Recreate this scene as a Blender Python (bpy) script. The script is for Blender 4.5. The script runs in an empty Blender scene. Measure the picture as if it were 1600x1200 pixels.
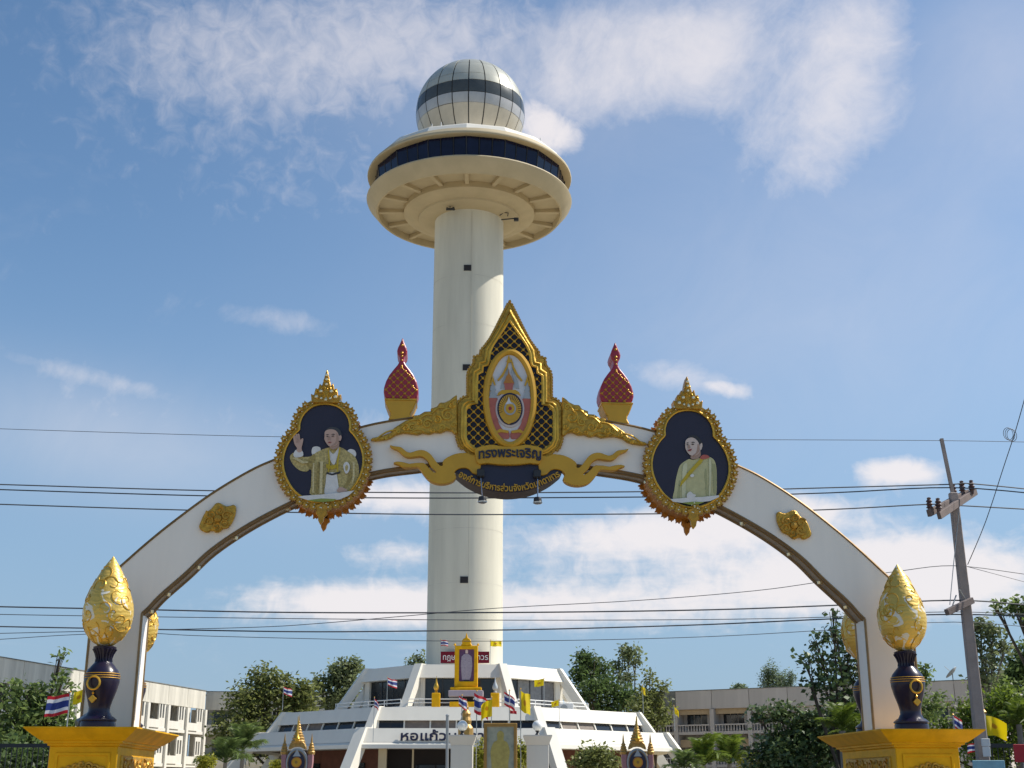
import bpy, bmesh, math, random
import numpy as np
from mathutils import Vector, Matrix
R = math.radians
random.seed(7)
scene = bpy.context.scene
COL = scene.collection

# ------------------------------------------------------------------ camera
FPX, PITCH, CAMZ = 2000.0, R(17.4), 1.6
cam_d = bpy.data.cameras.new('camera'); cam = bpy.data.objects.new('camera', cam_d); COL.objects.link(cam)
cam.location = (0, 0, CAMZ); cam.rotation_euler = (R(90) + PITCH, 0, 0)
cam_d.sensor_width = 36.0; cam_d.lens = 36.0 * FPX / 1600.0; cam_d.clip_end = 4000; cam_d.clip_start = .1
scene.camera = cam
scene.render.resolution_x, scene.render.resolution_y = 1024, 768

# ------------------------------------------------------------------ light
SUN_EL, SUN_BACK = R(48), R(12)           # sun stands to the right, 12 degrees beyond the picture plane
sun_dir = Vector((math.cos(SUN_EL) * math.cos(SUN_BACK), math.cos(SUN_EL) * math.sin(SUN_BACK), math.sin(SUN_EL)))
sl = bpy.data.lights.new('sun', 'SUN'); sl.energy = 5.0; sl.angle = R(.53); sl.color = (1.0, .945, .85)
so = bpy.data.objects.new('sun', sl); COL.objects.link(so)
so.rotation_euler = sun_dir.to_track_quat('Z', 'Y').to_euler(); so.location = (40, 10, 60)
vs = scene.view_settings
vs.view_transform = 'Standard'; vs.look = 'None'; vs.gamma = 1.0; vs.use_curve_mapping = False
vs.exposure = 0.25

cF = Vector((0, math.cos(PITCH), math.sin(PITCH))); cU = Vector((0, -math.sin(PITCH), math.cos(PITCH)))
def ray(px, py): return cF + cU * ((600 - py) / FPX) + Vector((1, 0, 0)) * ((px - 800) / FPX)
def at(px, py, Y):
    d = ray(px, py); return Vector((0, 0, CAMZ)) + d * (Y / d.y)
def atz(px, py, z):
    d = ray(px, py); return Vector((0, 0, CAMZ)) + d * ((z - CAMZ) / d.z)
def mpp(px, py, Y):      # metres for one photograph pixel at depth Y
    return (Y / ray(px, py).y) / FPX

# ------------------------------------------------------------------ sky
world = bpy.data.worlds.new('World'); scene.world = world; world.use_nodes = True
wt = world.node_tree; wn, wl = wt.nodes, wt.links; wn.clear()
def W(t, **kw):
    n = wn.new(t)
    for k, v in kw.items(): setattr(n, k, v)
    return n
def wput(sock, v):
    if isinstance(v, bpy.types.NodeSocket): wl.new(v, sock)
    else: sock.default_value = v
def wm(op, a, b=None, c=None, clamp=False):
    n = W('ShaderNodeMath', operation=op, use_clamp=clamp)
    for i, v in enumerate((a, b, c)):
        if v is not None: wput(n.inputs[i], v)
    return n.outputs[0]
def wv(op, a, b=None):
    n = W('ShaderNodeVectorMath', operation=op); wput(n.inputs[0], a)
    if b is not None: wput(n.inputs[1], b)
    return n.outputs['Value'] if op == 'DOT_PRODUCT' else n.outputs[0]
sky = W('ShaderNodeTexSky', sky_type='NISHITA', sun_disc=False)
sky.sun_elevation = SUN_EL; sky.sun_rotation = R(90) - SUN_BACK
sky.altitude = 150; sky.air_density = 1.0; sky.dust_density = .5; sky.ozone_density = 2.6
tc = W('ShaderNodeTexCoord'); D = wv('NORMALIZE', tc.outputs['Generated'])
sep = W('ShaderNodeSeparateXYZ'); wl.new(D, sep.inputs[0])
zc = wm('ADD', wm('MAXIMUM', sep.outputs['Z'], 0.0), 0.12)
comb = W('ShaderNodeCombineXYZ'); wl.new(wm('DIVIDE', sep.outputs['X'], zc), comb.inputs[0]); wl.new(wm('DIVIDE', sep.outputs['Y'], zc), comb.inputs[1])
def noise(vec, scale, detail=6, rough=.55, dist=0.0):
    n = W('ShaderNodeTexNoise'); wl.new(vec, n.inputs['Vector'])
    n.inputs['Scale'].default_value = scale; n.inputs['Detail'].default_value = detail
    n.inputs['Roughness'].default_value = rough; n.inputs['Distortion'].default_value = dist
    return n.outputs['Fac']
n_big = noise(comb.outputs[0], 1.5, 7, .58, .35)
n_fine = noise(comb.outputs[0], 9.0, 5, .6, .2)
n_dir = noise(D, 7.0, 7, .6, .5)
_d = ray(1150, 100).normalized(); _r = _d.cross(Vector((0, 0, 1))).normalized(); _u = _r.cross(_d)
_a = (_r * math.cos(R(38)) + _u * math.sin(R(38))); _b = (_u * math.cos(R(38)) - _r * math.sin(R(38)))
cw = W('ShaderNodeCombineXYZ'); wl.new(wm('MULTIPLY', wv('DOT_PRODUCT', D, tuple(_a)), 9.0), cw.inputs[0]); wl.new(wm('MULTIPLY', wv('DOT_PRODUCT', D, tuple(_b)), 12.5), cw.inputs[1]); wl.new(wm('MULTIPLY', wv('DOT_PRODUCT', D, tuple(_d)), 11.0), cw.inputs[2])
n_wisp = noise(cw.outputs[0], 1.0, 10, .66, .6)
n_alto = noise(D, 58.0, 5, .6, .5)
def blob(px, py, rx, ry, ang=0):
    d = ray(px, py).normalized()
    right = d.cross(Vector((0, 0, 1))).normalized(); up = right.cross(d).normalized()
    ca, sa = math.cos(R(ang)), math.sin(R(ang)); r2 = right * ca + up * sa; u2 = up * ca - right * sa
    k = d.dot(cF) / 1.0 / FPX
    a = wm('DIVIDE', wv('DOT_PRODUCT', D, tuple(r2)), rx * k); b = wm('DIVIDE', wv('DOT_PRODUCT', D, tuple(u2)), ry * k)
    q = wm('ADD', wm('MULTIPLY', a, a), wm('MULTIPLY', b, b))
    g = wm('POWER', 2.718, wm('MULTIPLY', q, -1.0))
    front = wm('GREATER_THAN', wv('DOT_PRODUCT', D, tuple(d)), 0.0)
    return wm('MULTIPLY', g, front)
def total(lst):
    s = None
    for b, amp in lst:
        t = wm('MULTIPLY', b, amp); s = t if s is None else wm('ADD', s, t)
    return s
wisp = total([(blob(960, 70, 270, 100, 8), .42), (blob(1290, 180, 170, 130, 40), .42), (blob(1340, 40, 110, 70, 50), .2),
              (blob(1100, 110, 80, 70), .2), (blob(930, 160, 120, 50), .16),
              (blob(1060, 590, 120, 34, -12), .34), (blob(300, 660, 330, 60, -6), .24), (blob(620, 690, 100, 60), .22), (blob(130, 585, 130, 14, -8), .16),
              (blob(440, 500, 150, 24, -6), .18)])
puff = total([(blob(846, 188, 60, 42, -20), .33), (blob(885, 215, 60, 30), .2), (blob(1400, 738, 78, 24, -4), .5), (blob(1300, 905, 330, 60, 2), .42), (blob(1000, 835, 240, 44, 4), .42),
              (blob(620, 775, 170, 34), .42), (blob(560, 940, 200, 36), .4), (blob(850, 950, 300, 40), .3), (blob(1440, 900, 170, 60, -8), .36),
              (blob(1240, 800, 110, 30), .34), (blob(1130, 605, 60, 16, -14), .3), (blob(600, 865, 120, 22), .22)])
alto = total([(blob(430, 110, 290, 130, 8), .33), (blob(700, 60, 260, 100), .38), (blob(560, 300, 220, 60), .2), (blob(250, 40, 160, 80), .12)])
def ss(v, lo, hi):
    n = W('ShaderNodeMapRange', interpolation_type='SMOOTHSTEP'); wput(n.inputs['Value'], v)
    n.inputs['From Min'].default_value = lo; n.inputs['From Max'].default_value = hi
    return n.outputs['Result']
c_wisp = ss(wm('ADD', wm('ADD', wm('MULTIPLY', n_wisp, .5), wm('ADD', wm('MULTIPLY', n_dir, .22), wm('MULTIPLY', n_alto, .2))), wisp), .50, 1.05)
c_veil = wm('MULTIPLY', total([(blob(1400, 420, 420, 330), .2), (blob(900, 520, 500, 260), .08), (blob(1580, 90, 150, 150), .22), (blob(200, 690, 330, 90, -6), .26), (blob(780, 130, 330, 150), .16)]), wm('ADD', wm('MULTIPLY', n_wisp, .8), .5))
c_puff = ss(wm('ADD', wm('ADD', wm('MULTIPLY', n_dir, .46), wm('ADD', wm('MULTIPLY', n_fine, .2), wm('MULTIPLY', n_alto, .3))), puff), .58, .92)
c_alto = wm('MULTIPLY', ss(wm('ADD', wm('MULTIPLY', n_alto, .62), alto), .36, 1.02), .55)
c_gen = wm('MULTIPLY', ss(n_big, .56, .85), .25)
fac = wm('MAXIMUM', wm('MAXIMUM', wm('MULTIPLY', c_wisp, .74), wm('MULTIPLY', c_puff, .86)), wm('MAXIMUM', wm('MAXIMUM', c_alto, c_gen), c_veil), clamp=True)
haze_f = wm('MULTIPLY', ss(wm('MULTIPLY', sep.outputs['Z'], -1.0), -.44, .02), .85)
SKY_K, CLOUD = .115, (7.0, 6.55, 6.5, 1)
m0 = W('ShaderNodeMix', data_type='RGBA'); wl.new(haze_f, m0.inputs[0]); wb = W('ShaderNodeMix', data_type='RGBA', blend_type='MULTIPLY'); wb.inputs[0].default_value = 1; wl.new(sky.outputs[0], wb.inputs[6]); wb.inputs[7].default_value = (.86, 1.0, 1.03, 1); wl.new(wb.outputs[2], m0.inputs[6]); m0.inputs[7].default_value = (2.15, 3.05, 4.3, 1)
mx = W('ShaderNodeMix', data_type='RGBA'); wl.new(fac, mx.inputs[0]); wl.new(m0.outputs[2], mx.inputs[6]); mx.inputs[7].default_value = CLOUD
bg = W('ShaderNodeBackground'); bg.inputs['Strength'].default_value = SKY_K; wl.new(mx.outputs[2], bg.inputs['Color'])
wo = W('ShaderNodeOutputWorld'); wl.new(bg.outputs[0], wo.inputs[0])

# ------------------------------------------------------------------ materials
MATS = {}
def mat(name, col, rough=.6, metal=0.0, var=.12, vscale=3.0, bump=0.0, bscale=30.0, spec=.5, col2=None, streak=False, coat=0.0):
    m = bpy.data.materials.new(name); m.use_nodes = True; nt = m.node_tree; n, l = nt.nodes, nt.links
    p = n['Principled BSDF']; p.inputs['Roughness'].default_value = rough; p.inputs['Metallic'].default_value = metal
    p.inputs['Specular IOR Level'].default_value = spec; p.inputs['Coat Weight'].default_value = coat
    t = n.new('ShaderNodeTexCoord'); mp = n.new('ShaderNodeMapping'); l.new(t.outputs['Object'], mp.inputs[0])
    if streak: mp.inputs['Scale'].default_value = (1, 1, .12)
    nz = n.new('ShaderNodeTexNoise'); nz.inputs['Scale'].default_value = vscale; nz.inputs['Detail'].default_value = 6; nz.inputs['Roughness'].default_value = .6
    l.new(mp.outputs[0], nz.inputs['Vector'])
    cr = n.new('ShaderNodeValToRGB'); cr.color_ramp.elements[0].position = .3; cr.color_ramp.elements[1].position = .72
    c2 = col2 or tuple(c * (1 - var) for c in col)
    cr.color_ramp.elements[0].color = (*c2, 1); cr.color_ramp.elements[1].color = (*[min(1, c * (1 + var * .35)) for c in col], 1)
    l.new(nz.outputs['Fac'], cr.inputs[0]); l.new(cr.outputs[0], p.inputs['Base Color'])
    if bump:
        nb = n.new('ShaderNodeTexNoise'); nb.inputs['Scale'].default_value = bscale; nb.inputs['Detail'].default_value = 4
        l.new(t.outputs['Object'], nb.inputs['Vector'])
        b = n.new('ShaderNodeBump'); b.inputs['Strength'].default_value = bump; b.inputs['Distance'].default_value = .02
        l.new(nb.outputs['Fac'], b.inputs['Height']); l.new(b.outputs[0], p.inputs['Normal'])
    MATS[name] = m; return m
mat('tower_white', (.69, .65, .53), .75, var=.2, vscale=.5, bump=.1, bscale=2.0, streak=True)
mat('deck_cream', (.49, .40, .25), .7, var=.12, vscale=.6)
mat('building_white', (.73, .69, .60), .65, var=.08, vscale=.8, streak=True)
mat('arch_white', (.93, .87, .79), .45, var=.09, vscale=1.6, streak=True)
mat('gold', (.70, .41, .05), .36, .55, var=.3, vscale=6, bump=.25, bscale=26)
mat('gold_leaf', (.58, .30, .035), .36, .5, var=.35, vscale=9, bump=.5, bscale=34)
mat('gold_plain', (.66, .36, .03), .48, .2, var=.12, vscale=3)
mat('gold_carved', (.64, .37, .045), .38, .45, var=.5, vscale=16, bump=.7, bscale=38)
mat('pedestal_gold', (.84, .44, .006), .5, .1, var=.26, vscale=2.6, bump=.05, spec=.2)
mat('bronze', (.30, .19, .085), .4, .5, var=.25, vscale=8)
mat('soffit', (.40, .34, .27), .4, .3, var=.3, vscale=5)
mat('orange_side', (.52, .20, .02), .5, .25, var=.25, vscale=6, bump=.3)
mat('navy', (.018, .018, .048), .4, var=.2)
mat('navy_gloss', (.016, .012, .034), .3, var=.2, coat=.15, spec=.3)
mat('disc_navy', (.010, .009, .020), .4, var=.2, spec=.3)
mat('old_gold', (.50, .30, .085), .4, .4, var=.4, vscale=10, bump=.5, bscale=30)
mat('navy_print', (.020, .018, .042), .5, var=.15)
mat('plaque_side', (.075, .055, .055), .6)
mat('crimson', (.36, .022, .045), .38, var=.2, vscale=6)
mat('crimson_side', (.24, .03, .035), .5)
mat('emblem_white', (.70, .70, .72), .5)
mat('emblem_pink', (.50, .14, .10), .5, var=.2, vscale=8)
mat('pale_rose', (.62, .52, .50), .5)
mat('emblem_grey', (.40, .43, .45), .45)
mat('emblem_orange', (.55, .22, .04), .45, .2)
mat('bead', (.80, .72, .50), .18, .6)
mat('chrome', (.6, .6, .6), .18, .95)
mat('black_metal', (.025, .025, .028), .45)
mat('grey_metal', (.36, .37, .37), .4, .5)
mat('steel_pole', (.40, .42, .42), .45, .4)
mat('arm_concrete', (.20, .155, .14), .85, var=.25, vscale=3, bump=.3)
mat('concrete_pole', (.38, .31, .275), .85, var=.25, vscale=2, bump=.3)
mat('wire', (.07, .075, .085), .6)
mat('insulator', (.10, .055, .05), .3)
mat('skin', (.58, .38, .30), .5, var=.06)
mat('skin_pale', (.68, .54, .47), .5, var=.06)
mat('skin_shade', (.44, .28, .21), .5)
mat('hair', (.03, .028, .03), .5)
mat('hair_grey', (.055, .055, .06), .5)
mat('lips', (.30, .05, .05), .5)
mat('robe', (.62, .49, .19), .55, var=.5, vscale=30)
mat('robe_light', (.74, .62, .33), .55, var=.4, vscale=40)
mat('dress_light', (.70, .67, .42), .55, var=.1)
mat('robe_dark', (.44, .33, .10), .55, var=.5, vscale=26)
mat('print_white', (.80, .77, .74), .5, var=.12, vscale=12)
mat('dress', (.60, .56, .29), .55, var=.14, vscale=10)
mat('dress_shade', (.42, .41, .20), .55, var=.1)
mat('sash', (.60, .43, .02), .5)
mat('print_green', (.30, .36, .06), .5)
mat('rose', (.5, .12, .09), .5)
mat('glass_navy', (.006, .008, .035), .12, 0.0, var=.4, vscale=1.2, spec=.25)
mat('glass_dark', (.022, .025, .03), .08, 0.0, var=.3, vscale=1.0, spec=.5)
mat('window_frame', (.55, .54, .50), .5)
mat('pane_curtain', (.20, .20, .205), .3, var=.3, vscale=4)
mat('frame_dark', (.03, .03, .035), .5)
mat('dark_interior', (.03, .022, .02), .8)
mat('brick_red', (.17, .06, .035), .8, var=.3, vscale=2)
mat('globe_upper', (.50, .49, .41), .33, .15, var=.16, vscale=.9)
mat('globe_dark', (.085, .09, .085), .2, .15, var=.25, vscale=.9)
mat('globe_band', (.48, .46, .44), .3, .2, var=.16, vscale=.9)
mat('globe_white', (.56, .51, .42), .35, .1, var=.14, vscale=.9)
mat('seam', (.055, .05, .045), .6)
mat('wing_wall', (.66, .62, .53), .85, var=.35, vscale=.9, streak=True, bump=.1)
mat('wing_clean', (.70, .67, .60), .8, var=.10, vscale=.8, streak=True)
mat('wing_right', (.54, .48, .43), .85, var=.22, vscale=.5, streak=True)
mat('wing_grey', (.22, .22, .20), .9, var=.5, vscale=1.2)
mat('lintel_ochre', (.47, .34, .20), .8, var=.2)
mat('shutter', (.20, .16, .13), .7, var=.3)
mat('lamp_globe', (.80, .80, .76), .25, var=.03)
mat('panel_patina', (.40, .39, .29), .8, var=.4, vscale=3, col2=(.24, .27, .22))
mat('panel_figure', (.44, .36, .10), .7, var=.25, vscale=5)
mat('wood_gold', (.36, .20, .04), .55, var=.3, vscale=6)
mat('lilac_stone', (.40, .34, .38), .6)
mat('purple_print', (.12, .05, .13), .5, var=.35, vscale=5)
mat('violet_robe', (.40, .34, .40), .55, var=.3, vscale=9)
mat('pink_stone', (.42, .20, .21), .55, var=.25, vscale=8)
mat('banner_red', (.17, .008, .022), .6, spec=.2)
mat('sign_red', (.5, .01, .02), .5); mat('sign_blue', (.28, .52, .60), .5, var=.2)
mat('bark', (.10, .075, .05), .9, var=.4, vscale=6, bump=.5)
mat('bark_pale', (.24, .21, .17), .9, var=.3, vscale=6, bump=.4)
mat('asphalt', (.05, .05, .052), .9, var=.3, vscale=4)
mat('earth', (.42, .35, .24), .95, var=.3, vscale=.15, col2=(.27, .24, .15))
mat('paving', (.45, .41, .35), .9, var=.2, vscale=1.0)
mat('road_paint', (.75, .75, .72), .7)
mat('kerb_stone', (.42, .41, .38), .85, var=.2)
mat('white_rail', (.72, .72, .70), .5)

def leaf_mat(name, c_dark, c_light, trans=.5, rough=.5):
    m = bpy.data.materials.new(name); m.use_nodes = True; nt = m.node_tree; n, l = nt.nodes, nt.links
    p = n['Principled BSDF']; p.inputs['Roughness'].default_value = rough; p.inputs['Specular IOR Level'].default_value = .35
    t = n.new('ShaderNodeTexCoord')
    a = n.new('ShaderNodeTexNoise'); a.inputs['Scale'].default_value = 1.1; a.inputs['Detail'].default_value = 3; l.new(t.outputs['Object'], a.inputs['Vector'])
    g = n.new('ShaderNodeNewGeometry')
    ad = n.new('ShaderNodeMath'); ad.operation = 'MULTIPLY_ADD'; ad.inputs[1].default_value = .55
    l.new(g.outputs['Random Per Island'], ad.inputs[0]); 
    mu = n.new('ShaderNodeMath'); mu.operation = 'MULTIPLY'; mu.inputs[1].default_value = .5; l.new(a.outputs['Fac'], mu.inputs[0]); l.new(mu.outputs[0], ad.inputs[2])
    cr = n.new('ShaderNodeValToRGB'); cr.color_ramp.elements[0].position = .12; cr.color_ramp.elements[1].position = .88
    cr.color_ramp.elements[0].color = (*c_dark, 1); cr.color_ramp.elements[1].color = (*c_light, 1)
    l.new(ad.outputs[0], cr.inputs[0]); l.new(cr.outputs[0], p.inputs['Base Color'])
    tr = n.new('ShaderNodeBsdfTranslucent'); l.new(cr.outputs[0], tr.inputs['Color'])
    ms = n.new('ShaderNodeMixShader'); ms.inputs[0].default_value = trans
    l.new(p.outputs[0], ms.inputs[1]); l.new(tr.outputs[0], ms.inputs[2]); l.new(ms.outputs[0], n['Material Output'].inputs['Surface'])
    MATS[name] = m
leaf_mat('leaf_dark', (0.036, 0.061, 0.026), (0.142, 0.213, 0.061))
leaf_mat('leaf_mid', (0.056, 0.091, 0.030), (0.226, 0.302, 0.085))
leaf_mat('leaf_dusty', (0.073, 0.094, 0.046), (0.276, 0.324, 0.145))
leaf_mat('leaf_bright', (0.060, 0.100, 0.015), (0.240, 0.320, 0.040), .45)
leaf_mat('leaf_olive', (0.069, 0.088, 0.029), (0.293, 0.321, 0.098))
leaf_mat('leaf_glossy', (0.035, 0.057, 0.028), (0.162, 0.227, 0.076), .25, .3)
leaf_mat('leaf_far', (0.072, 0.108, 0.065), (0.202, 0.259, 0.130))
leaf_mat('leaf_yellow', (0.160, 0.180, 0.015), (0.420, 0.400, 0.050), .4)

def uv_mat(name, fn):
    m = bpy.data.materials.new(name); m.use_nodes = True; nt = m.node_tree; n, l = nt.nodes, nt.links
    p = n['Principled BSDF']; p.inputs['Roughness'].default_value = .7
    t = n.new('ShaderNodeTexCoord'); s = n.new('ShaderNodeSeparateXYZ'); l.new(t.outputs['UV'], s.inputs[0])
    col = fn(n, l, s, t)
    l.new(col, p.inputs['Base Color'])
    tr = n.new('ShaderNodeBsdfTranslucent'); l.new(col, tr.inputs['Color'])
    ms = n.new('ShaderNodeMixShader'); ms.inputs[0].default_value = .4
    l.new(p.outputs[0], ms.inputs[1]); l.new(tr.outputs[0], ms.inputs[2]); l.new(ms.outputs[0], n['Material Output'].inputs['Surface'])
    MATS[name] = m
def f_thai(n, l, s, t):
    cr = n.new('ShaderNodeValToRGB'); cr.color_ramp.interpolation = 'CONSTANT'; e = cr.color_ramp.elements
    e[0].position = 0; e[0].color = (.50, .02, .03, 1); e[1].position = 1 / 6; e[1].color = (.72, .72, .74, 1)
    for q, c in ((2 / 6, (.03, .05, .22)), (4 / 6, (.72, .72, .74)), (5 / 6, (.50, .02, .03))):
        x = e.new(q); x.color = (*c, 1)
    l.new(s.outputs['Y'], cr.inputs[0]); return cr.outputs[0]
def f_yellow(n, l, s, t):
    vm = n.new('ShaderNodeVectorMath'); vm.operation = 'DISTANCE'; vm.inputs[1].default_value = (.5, .5, 0); l.new(t.outputs['UV'], vm.inputs[0])
    cr = n.new('ShaderNodeValToRGB'); e = cr.color_ramp.elements
    e[0].position = .13; e[0].color = (.50, .24, .01, 1); e[1].position = .17; e[1].color = (.74, .56, .005, 1)
    l.new(vm.outputs['Value'], cr.inputs[0]); return cr.outputs[0]
uv_mat('flag_tricolour', f_thai); uv_mat('flag_yellow', f_yellow)
def f_red(n, l, s, t):
    c = n.new('ShaderNodeRGB'); c.outputs[0].default_value = (.36, .02, .03, 1); return c.outputs[0]
uv_mat('flag_red', f_red)
# gilded bud: gold scrollwork over white
def bud_mat():
    m = bpy.data.materials.new('gilded_bud'); m.use_nodes = True; nt = m.node_tree; n, l = nt.nodes, nt.links
    p = n['Principled BSDF']; t = n.new('ShaderNodeTexCoord')
    w = n.new('ShaderNodeTexWave'); w.wave_type = 'RINGS'; w.inputs['Scale'].default_value = 4.6; w.inputs['Distortion'].default_value = 8; w.inputs['Detail'].default_value = 2; w.inputs['Detail Scale'].default_value = 1.6
    l.new(t.outputs['Object'], w.inputs['Vector'])
    nz = n.new('ShaderNodeTexNoise'); nz.inputs['Scale'].default_value = 4.2; nz.inputs['Detail'].default_value = 2; nz.inputs['Distortion'].default_value = 1.6; l.new(t.outputs['Object'], nz.inputs['Vector'])
    cr = n.new('ShaderNodeValToRGB'); cr.color_ramp.elements[0].position = .58; cr.color_ramp.elements[1].position = .597
    l.new(nz.outputs['Fac'], cr.inputs[0])
    mc = n.new('ShaderNodeMix'); mc.data_type = 'RGBA'; mc.inputs[6].default_value = (.70, .47, .10, 1); mc.inputs[7].default_value = (.74, .70, .60, 1); l.new(cr.outputs[0], mc.inputs[0]); l.new(mc.outputs[2], p.inputs['Base Color'])
    mm = n.new('ShaderNodeMath'); mm.operation = 'MULTIPLY_ADD'; mm.inputs[1].default_value = -.35; mm.inputs[2].default_value = .35; l.new(cr.outputs[0], mm.inputs[0]); l.new(mm.outputs[0], p.inputs['Metallic'])
    p.inputs['Roughness'].default_value = .42
    b = n.new('ShaderNodeBump'); b.inputs['Strength'].default_value = .14; b.inputs['Distance'].default_value = .03; l.new(w.outputs['Fac'], b.inputs['Height']); l.new(b.outputs[0], p.inputs['Normal'])
    MATS['gilded_bud'] = m
bud_mat()

# ------------------------------------------------------------------ builders
ORG = {}
class Frame:
    def __init__(s, c, yaw): s.c, s.yaw = Vector(c), yaw; s.m = Matrix.Rotation(yaw, 3, 'Z')
    def world(s, p): return s.c + s.m @ Vector(p)
WORLD = Frame((0, 0, 0), 0)
def tag(o, label=None, cat=None, group=None, kind=None):
    for k, v in (('label', label), ('category', cat), ('group', group), ('kind', kind)):
        if v: o[k] = v
    return o
def thing(name, label, cat, origin=(0, 0, 0), frame=WORLD, group=None, kind=None):
    o = bpy.data.objects.new(name, None); o.empty_display_size = .3; COL.objects.link(o)
    o.location = frame.world(origin); o.rotation_euler = (0, 0, frame.yaw); ORG[o.name] = Vector(origin)
    return tag(o, label, cat, group, kind)
def rootorg(o):
    while o is not None:
        if o.name in ORG: return ORG[o.name]
        o = o.parent
    return Vector((0, 0, 0))
class MB:
    def __init__(s): s.v = []; s.f = []
    def add(s, vs, fs):
        b = len(s.v); s.v += [tuple(p) for p in vs]; s.f += [tuple(b + i for i in f) for f in fs]; return s
    def box(s, c, d, rz=0.0, tilt=None):
        hx, hy, hz = d[0] / 2, d[1] / 2, d[2] / 2; m = Matrix.Rotation(rz, 3, 'Z')
        if tilt: m = m @ Matrix.Rotation(tilt[1], 3, tilt[0])
        vs = [Vector(c) + m @ Vector((x * hx, y * hy, z * hz)) for z in (-1, 1) for x, y in ((-1, -1), (1, -1), (1, 1), (-1, 1))]
        return s.add(vs, [(3, 2, 1, 0), (4, 5, 6, 7), (0, 1, 5, 4), (1, 2, 6, 5), (2, 3, 7, 6), (3, 0, 4, 7)])
    def prism(s, poly, w0, w1, shrink=0.0):      # outline in (x, z), extruded along y
        n = len(poly); a = [(p[0], w0, p[1]) for p in poly]; b = [(p[0], w1, p[1]) for p in poly]
        return s.add(a + b, [tuple(range(n)), tuple(range(2 * n - 1, n - 1, -1))] + [(i, i + n, (i + 1) % n + n, (i + 1) % n) for i in range(n)])
    def ring(s, o, i, w0, w1, closed=True, wi=None):
        n = len(o); wi = w0 if wi is None else wi
        vs = [(p[0], w0, p[1]) for p in o] + [(p[0], wi, p[1]) for p in i] + [(p[0], w1, p[1]) for p in o] + [(p[0], w1, p[1]) for p in i]
        fs = []
        for k in range(n if closed else n - 1):
            j = (k + 1) % n
            fs += [(k, j, n + j, n + k), (2 * n + k, 3 * n + k, 3 * n + j, 2 * n + j), (k, 2 * n + k, 2 * n + j, j), (n + k, n + j, 3 * n + j, 3 * n + k)]
        if not closed:
            fs += [(0, n, 3 * n, 2 * n), (n - 1, 3 * n - 1, 4 * n - 1, 2 * n - 1)]
        return s.add(vs, fs)
    def lathe(s, prof, n=24, c=(0, 0, 0), a0=0.0, caps=True):
        vs = []; fs = []
        for r, z in prof:
            for k in range(n):
                a = a0 + 2 * math.pi * k / n; vs.append((c[0] + r * math.cos(a), c[1] + r * math.sin(a), c[2] + z))
        for i in range(len(prof) - 1):
            for k in range(n):
                j = (k + 1) % n; fs.append((i * n + k, i * n + j, (i + 1) * n + j, (i + 1) * n + k))
        if caps: fs += [tuple(range(n - 1, -1, -1)), tuple(range((len(prof) - 1) * n, len(prof) * n))]
        return s.add(vs, fs)
    def tube(s, path, r, n=6, taper=None):
        P = [Vector(p) for p in path]; vs = []; fs = []
        up = Vector((0, 0, 1))
        for i, p in enumerate(P):
            t = (P[min(i + 1, len(P) - 1)] - P[max(i - 1, 0)]).normalized()
            if i == 0:
                ref = up if abs(t.z) < .9 else Vector((1, 0, 0)); x = t.cross(ref).normalized()
            else:
                x = (x - t * x.dot(t)); x = x.normalized() if x.length > 1e-6 else t.orthogonal().normalized()
            y = t.cross(x)
            rr = r[i] if isinstance(r, (list, tuple)) else r
            for k in range(n):
                a = 2 * math.pi * k / n; vs.append(p + (x * math.cos(a) + y * math.sin(a)) * rr)
        for i in range(len(P) - 1):
            for k in range(n):
                j = (k + 1) % n; fs.append((i * n + k, i * n + j, (i + 1) * n + j, (i + 1) * n + k))
        fs += [tuple(range(n - 1, -1, -1)), tuple(range((len(P) - 1) * n, len(P) * n))]
        return s.add(vs, fs)
    def mesh(s, name, m, org=Vector((0, 0, 0)), smooth=False):
        me = bpy.data.meshes.new(name); me.from_pydata([(x - org.x, y - org.y, z - org.z) for x, y, z in s.v], [], s.f)
        bm = bmesh.new(); bm.from_mesh(me); bmesh.ops.recalc_face_normals(bm, faces=bm.faces); bm.to_mesh(me); bm.free()
        me.materials.append(MATS[m])
        if smooth:
            me.polygons.foreach_set('use_smooth', [True] * len(me.polygons))
            me.set_sharp_from_angle(angle=R(40))
        return me
    def build(s, name, m, parent=None, smooth=False, bevel=0.0, kind=None, seg=1):
        org = rootorg(parent); me = s.mesh(name, m, org, smooth)
        o = bpy.data.objects.new(name, me); COL.objects.link(o); o.parent = parent
        if bevel:
            b = o.modifiers.new('bevel', 'BEVEL'); b.width = bevel; b.segments = seg; b.limit_method = 'ANGLE'; b.angle_limit = R(35)
        if kind: o['kind'] = kind
        return o
def inst(name, me, parent, loc=(0, 0, 0), rot=(0, 0, 0), scale=(1, 1, 1)):
    o = bpy.data.objects.new(name, me); COL.objects.link(o); o.parent = parent
    o.location = Vector(loc) - rootorg(parent); o.rotation_euler = rot; o.scale = scale; return o
def copy_tree(o, parent=None):
    c = o.copy(); COL.objects.link(c); c.parent = parent
    if o.name in ORG: ORG[c.name] = ORG[o.name]
    for ch in list(o.children): copy_tree(ch, c)
    return c
def smooth_pts(pts, per=6, closed=False):      # Catmull-Rom through 2-D points
    n = len(pts); out = []
    for i in range(n if closed else n - 1):
        g = (lambda k: pts[k % n]) if closed else (lambda k: pts[min(max(k, 0), n - 1)])
        p0, p1, p2, p3 = g(i - 1), g(i), g(i + 1), g(i + 2)
        for k in range(per):
            t = k / per
            out.append(tuple(.5 * (2 * b + (c - a) * t + (2 * a - 5 * b + 4 * c - d) * t * t + (3 * b - a - 3 * c + d) * t ** 3) for a, b, c, d in zip(p0, p1, p2, p3)))
    if not closed: out.append(tuple(pts[-1]))
    return out
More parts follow.
